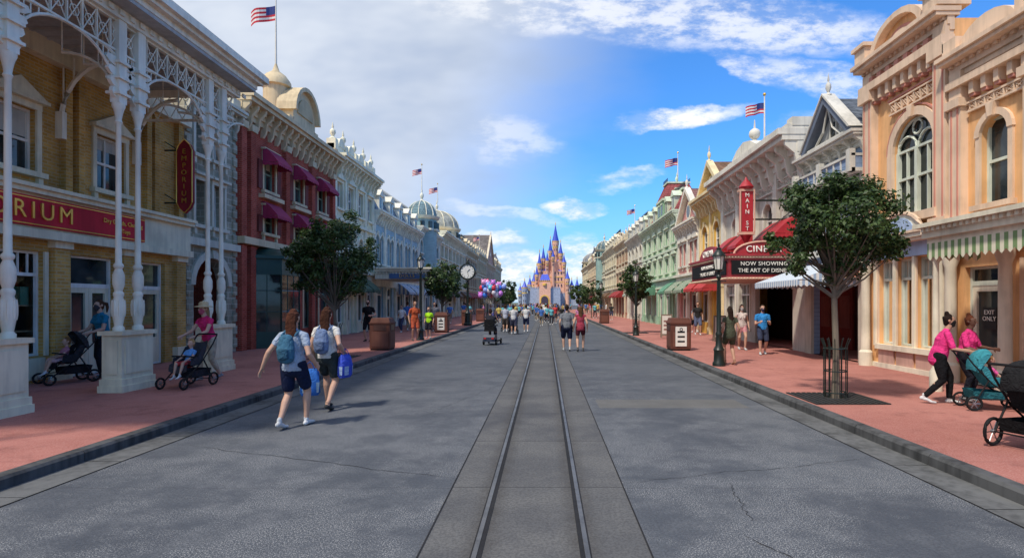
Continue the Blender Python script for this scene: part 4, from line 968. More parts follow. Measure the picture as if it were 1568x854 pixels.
def grove():
    e=bpy.data.objects.new('distant_trees',None); COL.objects.link(e)
    P=[];Nn=[]; rs=np.random.RandomState(4)
    spots=[(-28,300,13),(-22,330,10),(-19,270,9),(-34,250,12),(-16,220,6.5),(24,320,9),(28,300,11),(21,260,7),(34,250,12),(17,215,6),(40,330,14),(-42,330,15),(-13,180,5.5),(14,175,5.5),(-60,400,16),(60,400,16),(-45,420,15),(45,420,15),(30,380,11),(-25,385,10)]
    for x,y,h in spots:
        for i in range(14):
            d=rs.normal(size=3); d/=np.linalg.norm(d); c=np.array([x,y,h*.58])+d*np.array([h*.42,h*.42,h*.34])*.8
            q=rs.normal(size=(130,3)); q/=np.linalg.norm(q,axis=1)[:,None]; P.append(c+q*h*.17*(rs.rand(130,1)**.4)); Nn.append(q+np.array([0,0,.4]))
    me=leafmesh('foliage',np.concatenate(P),np.concatenate(Nn),.55,LEAF); ob=bpy.data.objects.new('foliage',me); COL.objects.link(ob); ob.parent=e
    tb=Bld('t')
    for x,y,h in spots: tb.tube('trunks',[(x,y,0),(x,y,h*.6)],[.35,.2],6)
    V,F=tb.parts['trunks']; me=bpy.data.meshes.new('trunks'); me.from_pydata(V,[],F); me.materials.append(BARK); ob=bpy.data.objects.new('trunks',me); COL.objects.link(ob); ob.parent=e
grove()

# ------------------------------------------------------------------ street furniture
def lamp(x,y,H=3.3):
    b=Bld('street_lamp',loc=(x,y,0),rot=.0001); b.m(post=iron,lantern_glass=paint((.78,.75,.66),.3),lantern_frame=iron)
    z=SW; s=(H-.75)/2.6
    pr=[(.17,z),(.17,z+.08),(.14,z+.12),(.13,z+.4),(.15,z+.44),(.09,z+.55),(.075,z+.8),(.09,z+.84),(.09,z+.88),(.055,z+.95),(.05,z+1.6*s),(.04,z+2.4*s),(.07,z+2.44*s),(.07,z+2.48*s),(.04,z+2.52*s),(.045,z+2.6*s)]
    b.lathe('post',0,0,pr,14)
    for k in range(8): t=k*math.pi/4; b.tube('post',[(.057*math.cos(t),.057*math.sin(t),z+.95),(.045*math.cos(t),.045*math.sin(t),z+2.35*s)],.011,4)
    zl=z+2.6*s
    b.tube('post',[(-.2,0,zl-.25),(.2,0,zl-.25)],.015,6)
    b.lathe('lantern_frame',0,0,[(.04,zl),(.12,zl+.04),(.12,zl+.07)],8); b.lathe('lantern_glass',0,0,[(.1,zl+.07),(.15,zl+.42)],8)
    for k in range(8): t=k*math.pi/4; b.tube('lantern_frame',[(.105*math.cos(t),.105*math.sin(t),zl+.07),(.157*math.cos(t),.157*math.sin(t),zl+.42)],.009,4)
    b.lathe('lantern_frame',0,0,[(.18,zl+.42),(.18,zl+.45),(.1,zl+.56),(.06,zl+.6),(.07,zl+.64),(.02,zl+.68),(.03,zl+.72),(.005,zl+.8)],12)
    b.finish()
for x,y,h in ((4.72,15.1,3.3),(4.72,28.9,3.5),(-5.75,25.6,4.0),(-5.75,55,3.8),(4.72,47,3.6),(4.72,70,3.6),(-5.75,78,3.8)): lamp(x,y,h)
def clock(x,y):
    b=Bld('street_clock',loc=(x,y,0),rot=.0001); b.m(post=iron,case=iron,face=paint((.78,.76,.70),.3),hands=black)
    b.lathe('post',0,0,[(.3,SW),(.3,.3),(.22,.35),(.2,1.0),(.24,1.05),(.12,1.2),(.09,1.6),(.08,3.2),(.13,3.3),(.08,3.35),(.1,3.5)],14)
    c=Vector((0,0,4.15)); n=24; r=.62
    vs=[(r*math.cos(2*math.pi*i/n),yy,c.z+r*math.sin(2*math.pi*i/n)) for yy in (-.16,.16) for i in range(n)]
    b.add('case',vs,[tuple(range(n)),tuple(range(2*n-1,n-1,-1))]+[(i,(i+1)%n,n+(i+1)%n,n+i) for i in range(n)])
    for yy in (-.165,.165):
        vs=[(.5*math.cos(2*math.pi*i/n),yy,c.z+.5*math.sin(2*math.pi*i/n)) for i in range(n)]; b.add('face',vs,[tuple(range(n))])
        y2=yy*1.05
        b.ring('case',(0,yy,c.z),(0,1,0),.56,.06,24,6)
        for k in range(12): t=k*math.pi/6; b.tube('hands',[(.38*math.cos(t),y2,c.z+.38*math.sin(t)),(.46*math.cos(t),y2,c.z+.46*math.sin(t))],.015,4)
        b.tube('hands',[(0,y2,c.z),(.2,y2,c.z+.18)],.02,4); b.tube('hands',[(0,y2,c.z),(.08,y2,c.z-.38)],.015,4)
    b.lathe('case',0,0,[(.1,4.75),(.2,4.82),(.08,4.9),(.1,4.98),(.01,5.15)],10)
    b.finish()
clock(-5.8,41.5)
def bin_(x,y,sign=False,rot=.0001):
    b=Bld('litter_bin',loc=(x,y,0),rot=rot); b.m(body=paint((.13,.05,.035),.5),panels=paint((.17,.07,.05),.5),flap=paint((.09,.04,.03),.4),base=black,poster=paint((.74,.72,.65)),print_marks=black)
    z=SW; w=.36
    b.wbox('base',-w+.02,w-.02,-w+.02,w-.02,z,z+.06); b.wbox('body',-w,w,-w,w,z+.06,z+.95); b.wbox('body',-w-.02,w+.02,-w-.02,w+.02,z+.95,z+1.0)
    vs=[(sx*w,sy*w,z+1.0) for sx,sy in((-1,-1),(1,-1),(1,1),(-1,1))]+[(sx*w*.85,sy*w*.85,z+1.16) for sx,sy in((-1,-1),(1,-1),(1,1),(-1,1))]
    b.add('body',vs,[(0,1,5,4),(1,2,6,5),(2,3,7,6),(3,0,4,7),(4,5,6,7)])
    for sg in (-1,1):
        y0,y1=sorted((sg*w,sg*(w+.012))); b.wbox('panels',-.29,.29,y0,y1,z+.13,z+.66); b.wbox('flap',-.22,.22,y0,y1+ .0,z+.72,z+.92)
        b.wbox('panels',y0,y1,-.29,.29,z+.13,z+.66); b.wbox('flap',y0,y1,-.22,.22,z+.72,z+.92)
    if sign:
        b.wbox('poster',-.2,.2,-w-.03,-w-.013,z+.16,z+.86)
        for i in range(3): b.wbox('print_marks',-.13,.13,-w-.034,-w-.031,z+.3+i*.17,z+.36+i*.17)
        b.ring('print_marks',(0,-w-.034,z+.76),(0,1,0),.05,.012,12,4)
    b.finish()
bin_(-5.95,20.3); bin_(-5.95,32,True); bin_(4.85,20.2,True); bin_(4.9,46); bin_(-5.95,51); bin_(-6,42.5)
def asign(x,y,rot=0):
    b=Bld('sandwich_board',loc=(x,y,0),rot=rot+.0001); b.m(frame=paint((.25,.2,.15)),poster=paint((.72,.7,.62)),print_marks=paint((.25,.1,.08)))
    b.wbox('frame',-.27,.27,-.03,.03,SW+.1,SW+1.15); b.wbox('poster',-.22,.22,-.04,-.03,SW+.2,SW+1.08)
    for z in (.5,.7,.9): b.wbox('print_marks',-.15,.15,-.045,-.041,SW+z-.12,SW+z-.05)
    for sx in (-.24,.24): b.tube('frame',[(sx,-.02,SW),(sx,0,SW+.2)],.025,5); b.tube('frame',[(sx,.25,SW),(sx,0,SW+1.1)],.02,5)
    b.finish()
asign(7.7,24.5); asign(5.9,27)

# ------------------------------------------------------------------ people
def cloth(c):
    c=tuple(c); key=('cloth',c)
    if key in MATS: return MATS[key]
    m,nt,p=nmat('fabric'); tc=N(nt,'ShaderNodeTexCoord').outputs['Object']
    n1=noise(nt,tc,5,3,.6,.6); nt.links.new(mixc(nt,ramp(nt,n1,.3,.7),sc(c,.78),sc(c,1.1)),p.inputs['Base Color']); p.inputs['Roughness'].default_value=.9; spec(p,.12)
    bump(nt,p,noise(nt,tc,11,3,.6,1.2),1.0,.04)
    MATS[key]=m; return m
def skinm(c):
    key=('skin',tuple(c))
    if key in MATS: return MATS[key]
    m,nt,p=nmat('skin'); tc=N(nt,'ShaderNodeTexCoord').outputs['Object']
    nt.links.new(mixc(nt,noise(nt,tc,9,3),sc(c,.9),sc(c,1.1)),p.inputs['Base Color']); p.inputs['Roughness'].default_value=.55; spec(p,.3)
    MATS[key]=m; return m
class Body:
    def __init__(s): s.v=[];s.f=[];s.seg=[];s.lab=[]
    def chain(s,label,pts,side=(1,0,0),n=12):
        side=Vector(side); P=[(Vector(p[0]),p[1],p[2] if len(p)>2 else p[1]) for p in pts]
        if label not in s.lab: s.lab.append(label)
        li=s.lab.index(label); k0=len(s.v); rings=[]
        m=len(P)
        def frame(t):
            t=t.normalized(); q=side-t*side.dot(t)
            if q.length<1e-3: q=Vector((0,1,.01))-t*t.y
            q.normalize(); return q,t.cross(q)
        T=[(P[min(i+1,m-1)][0]-P[max(i-1,0)][0]) for i in range(m)]
        for ph in (80,55,28):
            a=math.radians(ph); c,rx,ry=P[0]; e=min(rx,ry); rings.append((c-T[0].normalized()*e*math.sin(a),rx*math.cos(a),ry*math.cos(a),T[0]))
        for i in range(m): rings.append((P[i][0],P[i][1],P[i][2],T[i]))
        for ph in (28,55,80):
            a=math.radians(ph); c,rx,ry=P[-1]; e=min(rx,ry); rings.append((c+T[-1].normalized()*e*math.sin(a),rx*math.cos(a),ry*math.cos(a),T[-1]))
        for c,rx,ry,t in rings:
            q,u=frame(t)
            for i in range(n):
                w=2*math.pi*i/n; s.v.append(tuple(c+q*rx*math.cos(w)+u*ry*math.sin(w)))
        for j in range(len(rings)-1):
            for i in range(n): s.f.append((k0+j*n+i,k0+j*n+(i+1)%n,k0+(j+1)*n+(i+1)%n,k0+(j+1)*n+i))
        s.f.append(tuple(k0+i for i in range(n-1,-1,-1))); s.f.append(tuple(k0+(len(rings)-1)*n+i for i in range(n)))
        for i in range(m-1):
            q,u=frame(P[i+1][0]-P[i][0]); s.seg.append((P[i],P[i+1],q,u,li))
    def build(s,mats,vox,scale,smooth=3):
        me=bpy.data.meshes.new('tmp'); me.from_pydata(s.v,[],s.f); ob=bpy.data.objects.new('tmp',me); COL.objects.link(ob)
        md=ob.modifiers.new('r','REMESH'); md.mode='VOXEL'; md.voxel_size=vox
        md=ob.modifiers.new('s','SMOOTH'); md.factor=.5; md.iterations=smooth
        dg=bpy.context.evaluated_depsgraph_get(); dg.update(); ev=ob.evaluated_get(dg); out=bpy.data.meshes.new_from_object(ev)
        bpy.data.objects.remove(ob); n=len(out.polygons)
        C=np.empty(n*3); out.polygons.foreach_get('center',C); C=C.reshape(-1,3)
        best=np.full(n,1e9); idx=np.zeros(n,dtype=np.int32)
        for (p0,r0x,r0y),(p1,r1x,r1y),q,u,li in s.seg:
            a=np.array(p0); ab=np.array(p1)-a; L2=max(ab@ab,1e-9); t=np.clip(((C-a)@ab)/L2,0,1)
            d=C-(a+t[:,None]*ab); ax=ab/math.sqrt(L2); rx=r0x+(r1x-r0x)*t; ry=r0y+(r1y-r0y)*t; mm=np.minimum(rx,ry)
            D=(np.sqrt((d@np.array(q)/rx)**2+(d@np.array(u)/ry)**2+((d@ax)/mm)**2)-1)*mm
            k=D<best; best[k]=D[k]; idx[k]=li
        out.materials.clear()
        for l in s.lab: out.materials.append(mats[l])
        out.polygons.foreach_set('material_index',idx)
        V=np.empty(len(out.vertices)*3); out.vertices.foreach_get('co',V); out.vertices.foreach_set('co',V*scale)
        out.shade_smooth(); out.update(); out.name='body'
        return out
def ik(a,c,l1,l2,pole):
    a=Vector(a); c=Vector(c); d=c-a; L=d.length
    if L>(l1+l2)*.998: d=d*((l1+l2)*.998/L); L=d.length; c=a+d
    x=(l1*l1-l2*l2+L*L)/(2*L); h=math.sqrt(max(0,l1*l1-x*x)); dn=d.normalized(); p=Vector(pole); p=(p-dn*p.dot(dn)).normalized()
    return a+dn*x+p*h,c
def person_mesh(skin=(.45,.26,.18),hair=(.05,.025,.015),style='short',shirt=(.3,.3,.3),sleeve=.5,bottom=(.03,.04,.08),leg=.85,shoes=(.6,.6,.6),
    lf=(-.1,.0,.08),rf=(.1,.0,.08),lh=None,rh=None,lean=0.0,hipz=.895,mask=None,pack=None,male=False,vox=.012,k=1.0,headk=1.0,wide=1.0,curl=.5,extra=None,hipy=0.0,hem=0.0,headturn=0):
    B=Body(); O=Vector((0,hipy,hipz))
    S=lambda x,y,z:O+Vector((x,y+lean*z/.5,z))
    hipw=(.158 if male else .168)*wide; wst=(.14 if male else .125)*wide; ch=(.172 if male else .15)*wide; sh=.205 if male else .18
    B.chain('bottom',[(S(0,0,-.05),hipw*.95,.115*wide),(S(0,0,.05),hipw,.12*wide),(S(0,0,.13),wst*1.06,.1*wide)])
    B.chain('shirt',[(S(0,0,.02-hem),hipw*1.03,.126*wide),(S(0,0,.10),hipw*.99,.122*wide),(S(0,0,.19),wst*1.1,.108*wide),(S(0,.005,.31),ch,.122*wide),(S(0,0,.40),ch*1.02,.112),(S(0,-.005,.455),ch*.82,.085),(S(0,-.005,.49),.08,.06)])
    if not male: 
        for sx in (-1,1): B.chain('shirt',[(S(sx*.065,.075,.325),.058),(S(sx*.065,.085,.315),.055)])
    B.chain('skin',[(S(0,-.005,.47),.056),(S(0,.01,.6),.05)])
    hk=headk; hc=S(0,.0,.57)
    Hh=lambda x,y,z:hc+Vector((x,y+.012,z))*hk
    B.chain('skin',[(Hh(0,.045,.022),.026*hk,.028*hk),(Hh(0,.03,.05),.05*hk,.062*hk),(Hh(0,.015,.1),.066*hk,.085*hk),(Hh(0,.0,.145),.073*hk,.093*hk),(Hh(0,-.005,.17),.062*hk,.08*hk),(Hh(0,-.005,.185),.04*hk,.055*hk)])
    B.chain('skin',[(Hh(0,.093,.125),.009*hk),(Hh(0,.115,.092),.014*hk)])
    for sx in (-1,1): B.chain('skin',[(Hh(sx*.076,-.005,.09),.01*hk,.014*hk),(Hh(sx*.08,-.012,.122),.011*hk,.018*hk)])
    B.chain('lips',[(Hh(-.02,.089,.055),.007*hk),(Hh(.02,.089,.055),.007*hk)],side=(0,0,1))
    for sx in (-1,1):
        B.chain('eyes',[(Hh(sx*.026,.082,.12),.008*hk),(Hh(sx*.036,.078,.12),.008*hk)],side=(0,0,1))
    if mask: B.chain('mask',[(Hh(0,.05,.032),.045*hk,.052*hk),(Hh(0,.045,.065),.06*hk,.068*hk),(Hh(0,.04,.088),.062*hk,.07*hk)])
    B.chain('hair',[(Hh(0,-.045,.06),.055*hk,.045*hk),(Hh(0,-.035,.10),.077*hk,.066*hk),(Hh(0,-.018,.15),.083*hk,.092*hk),(Hh(0,-.012,.178),.074*hk,.086*hk),(Hh(0,-.012,.19),.055*hk,.066*hk)])
    if style=='long': B.chain('hair',[(Hh(0,-.055,.14),.076,.05),(Hh(0,-.075,.06),.08,.045),(Hh(0,-.08,-.03),.085,.035),(Hh(.01,-.1,-.12),.07,.025),(Hh(.015,-.11,-.19),.035,.015)])
    if style=='pony': B.chain('hair',[(Hh(0,-.09,.16),.03),(Hh(0,-.145,.15),.035),(Hh(0,-.16,.06),.03),(Hh(0,-.15,-.04),.015)])
    if style=='bun': B.chain('hair',[(Hh(0,-.03,.22),.045),(Hh(0,-.035,.25),.04)])
    for sg,tgt in ((-1,lh),(1,rh)):
        sp=S(sg*sh*.93,-.005,.43)
        if tgt is None: tgt=(sg*.25,hipy+.03,hipz-.05)
        el,wr=ik(sp,tgt,.285,.25,(sg*.35,-1,-.2))
        B.chain('skin',[(sp,.05),(sp.lerp(el,.5),.043),(el,.036)]); B.chain('skin',[(el,.037),(el.lerp(wr,.3),.038),(wr,.024)])
        B.chain('shirt',[(S(sg*sh*.6,-.005,.44),.062),(sp,.06),(sp.lerp(el,max(.12,min(1,sleeve*.9))),.056 if sleeve>.2 else .05)])
        if sleeve>1: B.chain('shirt',[(el,.047),(el.lerp(wr,sleeve-1),.036)])
        d=(wr-el).normalized(); inn=Vector((-sg,0,0)); inn=(inn-d*inn.dot(d)).normalized(); fw=d.cross(inn)*(-sg)
        if fw.y<0 and abs(d.y)<.8: fw=-fw
        B.chain('skin',[(wr,.022,.018),(wr+d*.03,.034,.016),(wr+d*.085,.038,.015)],side=fw)
        if vox<.02:
            for i,(off,ln) in enumerate(((.03,.07),(.010,.078),(-.010,.073),(-.029,.058))):
                r0=wr+d*.09+fw*off; m1=r0+(d+inn*curl*.4).normalized()*ln*.5; m2=m1+(d*(1-curl*.6)+inn*curl).normalized()*ln*.5
                B.chain('skin',[(r0,.0095),(m1,.009),(m2,.0075)],n=8)
            t0=wr+d*.03+fw*.034; t1=t0+(fw*.7+d*.7+inn*.3).normalized()*.035; t2=t1+(d+inn*.5).normalized()*.03
            B.chain('skin',[(t0,.012),(t1,.011),(t2,.009)],n=8)
    for sg,ft in ((-1,lf),(1,rf)):
        hp=O+Vector((sg*.088*wide,0,0)); kn,an=ik(hp,ft,.425,.425,(sg*.12,1,.05))
        B.chain('skin',[(hp,.088*wide),(hp.lerp(kn,.5),.078*wide),(kn,.053)]); B.chain('skin',[(kn,.053),(kn.lerp(an,.3)+Vector((0,-.012,0)),.055),(kn.lerp(an,.7),.040),(an,.033)])
        if leg<=1: B.chain('bottom',[(hp+Vector((0,0,.02)),.098*wide),(hp.lerp(kn,leg*.5),.094*wide),(hp.lerp(kn,leg),.086*wide if leg<.95 else .068)])
        else:
            B.chain('bottom',[(hp+Vector((0,0,.02)),.096*wide),(hp.lerp(kn,.5),.088*wide),(kn,.064)]); B.chain('bottom',[(kn,.064),(kn.lerp(an,.4),.062),(kn.lerp(an,leg-1),.05)])
        if an.z>.1 and hipz>.7:
            h=an+Vector((0,-.045,-.03)); ball=Vector((an.x,an.y+.12,max(.03,an.z-.1))); toe=ball+Vector((0,.055,-.003))
        else:
            h=an+Vector((0,-.035,-.045)); ball=an+Vector((sg*.012,.11,-.05)); toe=an+Vector((sg*.016,.165,-.054))
        B.chain('shoes',[(h,.034),(h.lerp(ball,.5)+Vector((0,0,.012)),.037,.034),(ball,.043,.027),(toe,.034,.022)])
        B.chain('socks',[(an+Vector((0,0,.03)),.036),(an,.036)])
    if pack:
        B.chain('pack',[(S(0,-.19,.12),.12,.075),(S(0,-.2,.25),.13,.085),(S(0,-.18,.40),.10,.06)]); B.chain('pack2',[(S(0,-.27,.14),.08,.035),(S(0,-.27,.24),.08,.035)])
        for sx in (-1,1): B.chain('pack',[(S(sx*.1,-.13,.44),.016),(S(sx*.1,-.02,.505),.016),(S(sx*.11,.1,.42),.016),(S(sx*.13,.12,.3),.014),(S(sx*.155,.03,.17),.014)])
    if extra: extra(B,S,Hh)
    mats=dict(skin=skinm(skin),hair=cloth(hair),shirt=cloth(shirt),bottom=cloth(bottom),shoes=cloth(shoes),socks=cloth(skin if leg<1 and shoes==(.05,.05,.05) else shoes),lips=cloth((.3,.09,.08)),eyes=cloth((.02,.015,.012)),mask=cloth(mask or (.1,.1,.1)),
        pack=cloth(pack or (.1,.1,.1)),pack2=cloth(sc(pack or (.1,.1,.1),.7)))
    return B.build(mats,vox,k)
def person(name,loc,heading,hat=None,**kw):
    me=person_mesh(**kw); k=kw.get('k',1)
    e=bpy.data.objects.new(name,None); COL.objects.link(e); e.location=loc; e.rotation_euler=(0,0,math.radians(heading)); e.empty_display_size=.3
    ob=bpy.data.objects.new('body',me); COL.objects.link(ob); ob.parent=e
    if hat:
        b=Bld('h'); z=(kw.get('hipz',.895)+.57+.185)*k; y=(kw.get('lean',0)*1.2+.0+kw.get('hipy',0))*k
        b.lathe('hat',0,y,[(.19*k,z-.03),(.17*k,z-.01),(.1*k,z),(.095*k,z+.06*k),(.07*k,z+.09*k),(.01,z+.1*k)],20); V,F=b.parts['hat']
        m=bpy.data.meshes.new('hat'); m.from_pydata(V,[],F); m.materials.append(cloth(hat)); m.shade_smooth(); o=bpy.data.objects.new('hat',m); COL.objects.link(o); o.parent=e
    return e
def bag(loc,w,h,c,c2,top=None,rot=0):
    b=Bld('shopping_bag',loc=loc,rot=rot+.0001); b.m(bag=cloth(c),print_=cloth(c2),handles=cloth(sc(c,.6)))
    d=.07
    rows=[(0,.85,.6),(.12,1.0,1.0),(.5,1.02,1.1),(.85,.9,.8),(1.0,.7,.35)]; V=[];F=[];n=12
    for t,sw,sd in rows:
        for i in range(n):
            a=2*math.pi*i/n; cx=abs(math.cos(a))**.6*math.copysign(1,math.cos(a)); cy=abs(math.sin(a))**.6*math.copysign(1,math.sin(a))
            V.append((cx*w/2*sw*(1+.05*math.sin(a*5+t*9)),cy*d*sd,-h+t*h))
    for j in range(4):
        for i in range(n): F.append((j*n+i,j*n+(i+1)%n,(j+1)*n+(i+1)%n,(j+1)*n+i))
    F.append(tuple(range(n-1,-1,-1))); F.append(tuple(4*n+i for i in range(n)))
    b.add('bag',V,F)
    b.add('print_',[(x*1.03,y*1.06,z) for x,y,z in V[n:3*n]],[(i,(i+1)%n,n+(i+1)%n,n+i) for i in range(0,n,2)])
    hh=top or .18
    for sy in (-.03,.03): b.tube('handles',[(-w*.25,sy,-.02),(-w*.12,sy*.5,hh*.7),(0,0,hh),(w*.12,sy*.5,hh*.7),(w*.25,sy,-.02)],.007,5)
    b.finish()

SK=(.52,.31,.22); SK2=(.44,.25,.17); SKD=(.12,.06,.04)
NV=.0085
person('walking_woman',(-3.72,8.2,0),-6,k=1.04,vox=NV,skin=SK,hair=(.08,.03,.018),style='long',shirt=(.34,.41,.52),sleeve=.5,bottom=(.012,.018,.05),leg=.72,shoes=(.65,.65,.65),
    lf=(-.1,-.18,.12),rf=(.08,.2,.08),lh=(-.42,-.08,.86),rh=(.27,.12,.9),pack=(.05,.14,.22),hem=.03,hipz=.88,wide=1.03)
person('walking_woman',(-3.78,9.6,0),-4,k=1.05,vox=NV,skin=SK,hair=(.06,.025,.015),style='long',shirt=(.68,.66,.62),sleeve=.35,bottom=(.04,.05,.05),leg=.7,shoes=(.05,.05,.05),
    lf=(-.08,.2,.08),rf=(.1,-.18,.12),lh=(-.24,.1,.85),rh=(.26,.06,.95),pack=(.16,.22,.36),hipz=.88)
bag((-4.03,9.5,.72),.32,.46,(.05,.18,.55),(.4,.55,.65),.12,.3); bag((-3.48,9.65,.95),.28,.40,(.06,.10,.55),(.35,.45,.65),.1,1.2)
person('stroller_pushing_woman',(-10.15,12.75,SW),158,k=1.05,vox=.011,skin=SK,hair=(.09,.04,.02),style='pony',shirt=(.02,.19,.30),sleeve=.5,bottom=(.02,.022,.03),leg=1.8,shoes=(.1,.1,.1),
    lf=(-.09,.08,.08),rf=(.1,-.12,.09),lh=(-.2,.38,1.0),rh=(.2,.38,1.0),lean=.06,mask=(.05,.05,.06))
person('stroller_pushing_woman',(-7.5,12.4,SW),160,hat=(.55,.42,.25),k=1.0,vox=.010,skin=SK,hair=(.3,.2,.1),style='long',shirt=(.65,.03,.14),sleeve=.3,bottom=(.45,.38,.28),leg=1.6,shoes=(.25,.25,.27),
    lf=(-.1,-.18,.11),rf=(.1,.14,.08),lh=(-.2,.48,1.0),rh=(.2,.48,1.0),lean=.12,mask=(.5,.1,.15))
person('standing_man',(-7.85,24.6,SW),175,k=1.1,vox=.014,male=True,skin=SK,hair=(.02,.015,.012),shirt=(.012,.012,.014),bottom=(.015,.015,.018),leg=.95,shoes=(.03,.03,.03),mask=(.02,.02,.02),lh=(-.2,.15,1.05))
person('standing_woman',(-5.9,25.1,SW),-150,k=1.06,vox=.014,skin=SK2,hair=(.05,.02,.01),style='pony',shirt=(.48,.10,.04),bottom=(.46,.10,.05),leg=.8,shoes=(.1,.1,.1),hem=.1,lh=(-.15,.2,1.1))
person('standing_child',(-5.62,26.8,SW),170,k=.88,vox=.014,skin=SK,hair=(.1,.05,.02),shirt=(.42,.78,.03),bottom=(.02,.02,.03),leg=.9,shoes=(.4,.4,.4),headk=1.1)
person('walking_man',(.82,21.2,0),2,k=1.05,male=True,vox=.014,skin=SK,hair=(.03,.02,.015),shirt=(.19,.2,.22),bottom=(.015,.02,.05),leg=.9,shoes=(.4,.4,.4),lf=(-.1,.15,.08),rf=(.1,-.15,.11),hipz=.88,wide=1.12)
person('walking_woman',(1.33,21.0,0),-3,k=1.02,vox=.014,skin=SK,hair=(.12,.06,.03),style='long',shirt=(.36,.05,.08),sleeve=.1,bottom=(.1,.02,.03),leg=.55,shoes=(.1,.1,.1),lf=(-.1,-.13,.11),rf=(.1,.14,.08),hem=.05,hipz=.88)
person('walking_woman',(5.12,15.4,SW),5,k=.96,vox=.012,skin=SK2,hair=(.03,.02,.015),style='long',shirt=(.08,.09,.06),sleeve=.3,bottom=(.07,.08,.05),leg=.6,shoes=(.35,.18,.12),lf=(-.08,.14,.08),rf=(.08,-.14,.11),hem=.08,hipz=.88)
person('walking_woman',(7.15,20.2,SW),175,k=.98,vox=.014,skin=SK,hair=(.06,.03,.02),style='long',shirt=(.65,.55,.5),sleeve=0.0,bottom=(.6,.28,.3),leg=.5,shoes=(.5,.5,.5),mask=(.5,.5,.5),lf=(-.08,.14,.08),rf=(.08,-.14,.11),hipz=.88)
person('walking_man',(7.2,18.4,SW),170,k=.98,male=True,vox=.013,skin=SK,hair=(.05,.03,.02),shirt=(.04,.25,.6),bottom=(.04,.05,.09),leg=.9,shoes=(.5,.5,.5),lf=(-.1,-.14,.11),rf=(.1,.14,.08),lh=(-.15,.25,1.1),rh=(.15,.25,1.1),mask=(.05,.05,.1),hipz=.88)
PK=(.78,.05,.24)
person('stroller_pushing_woman',(6.72,9.5,SW),-112,k=.91,vox=NV,skin=SK2,hair=(.02,.012,.01),style='bun',shirt=PK,sleeve=.9,bottom=(.012,.012,.014),leg=1.9,shoes=(.65,.65,.65),
    lf=(-.1,.2,.08),rf=(.1,-.24,.13),lh=(-.2,.42,1.0),rh=(.2,.42,1.0),lean=.14,mask=(.02,.02,.02),wide=1.2,hipz=.87,hem=.06)
person('standing_woman',(7.4,9.75,SW),-150,k=.88,vox=NV,skin=SKD,hair=(.1,.03,.015),style='bun',shirt=PK,sleeve=.9,bottom=(.02,.02,.03),leg=1.9,shoes=(.5,.5,.5),
    lh=(-.22,.35,1.05),rh=(.2,.35,1.0),lean=.05,wide=1.25,hem=.06)

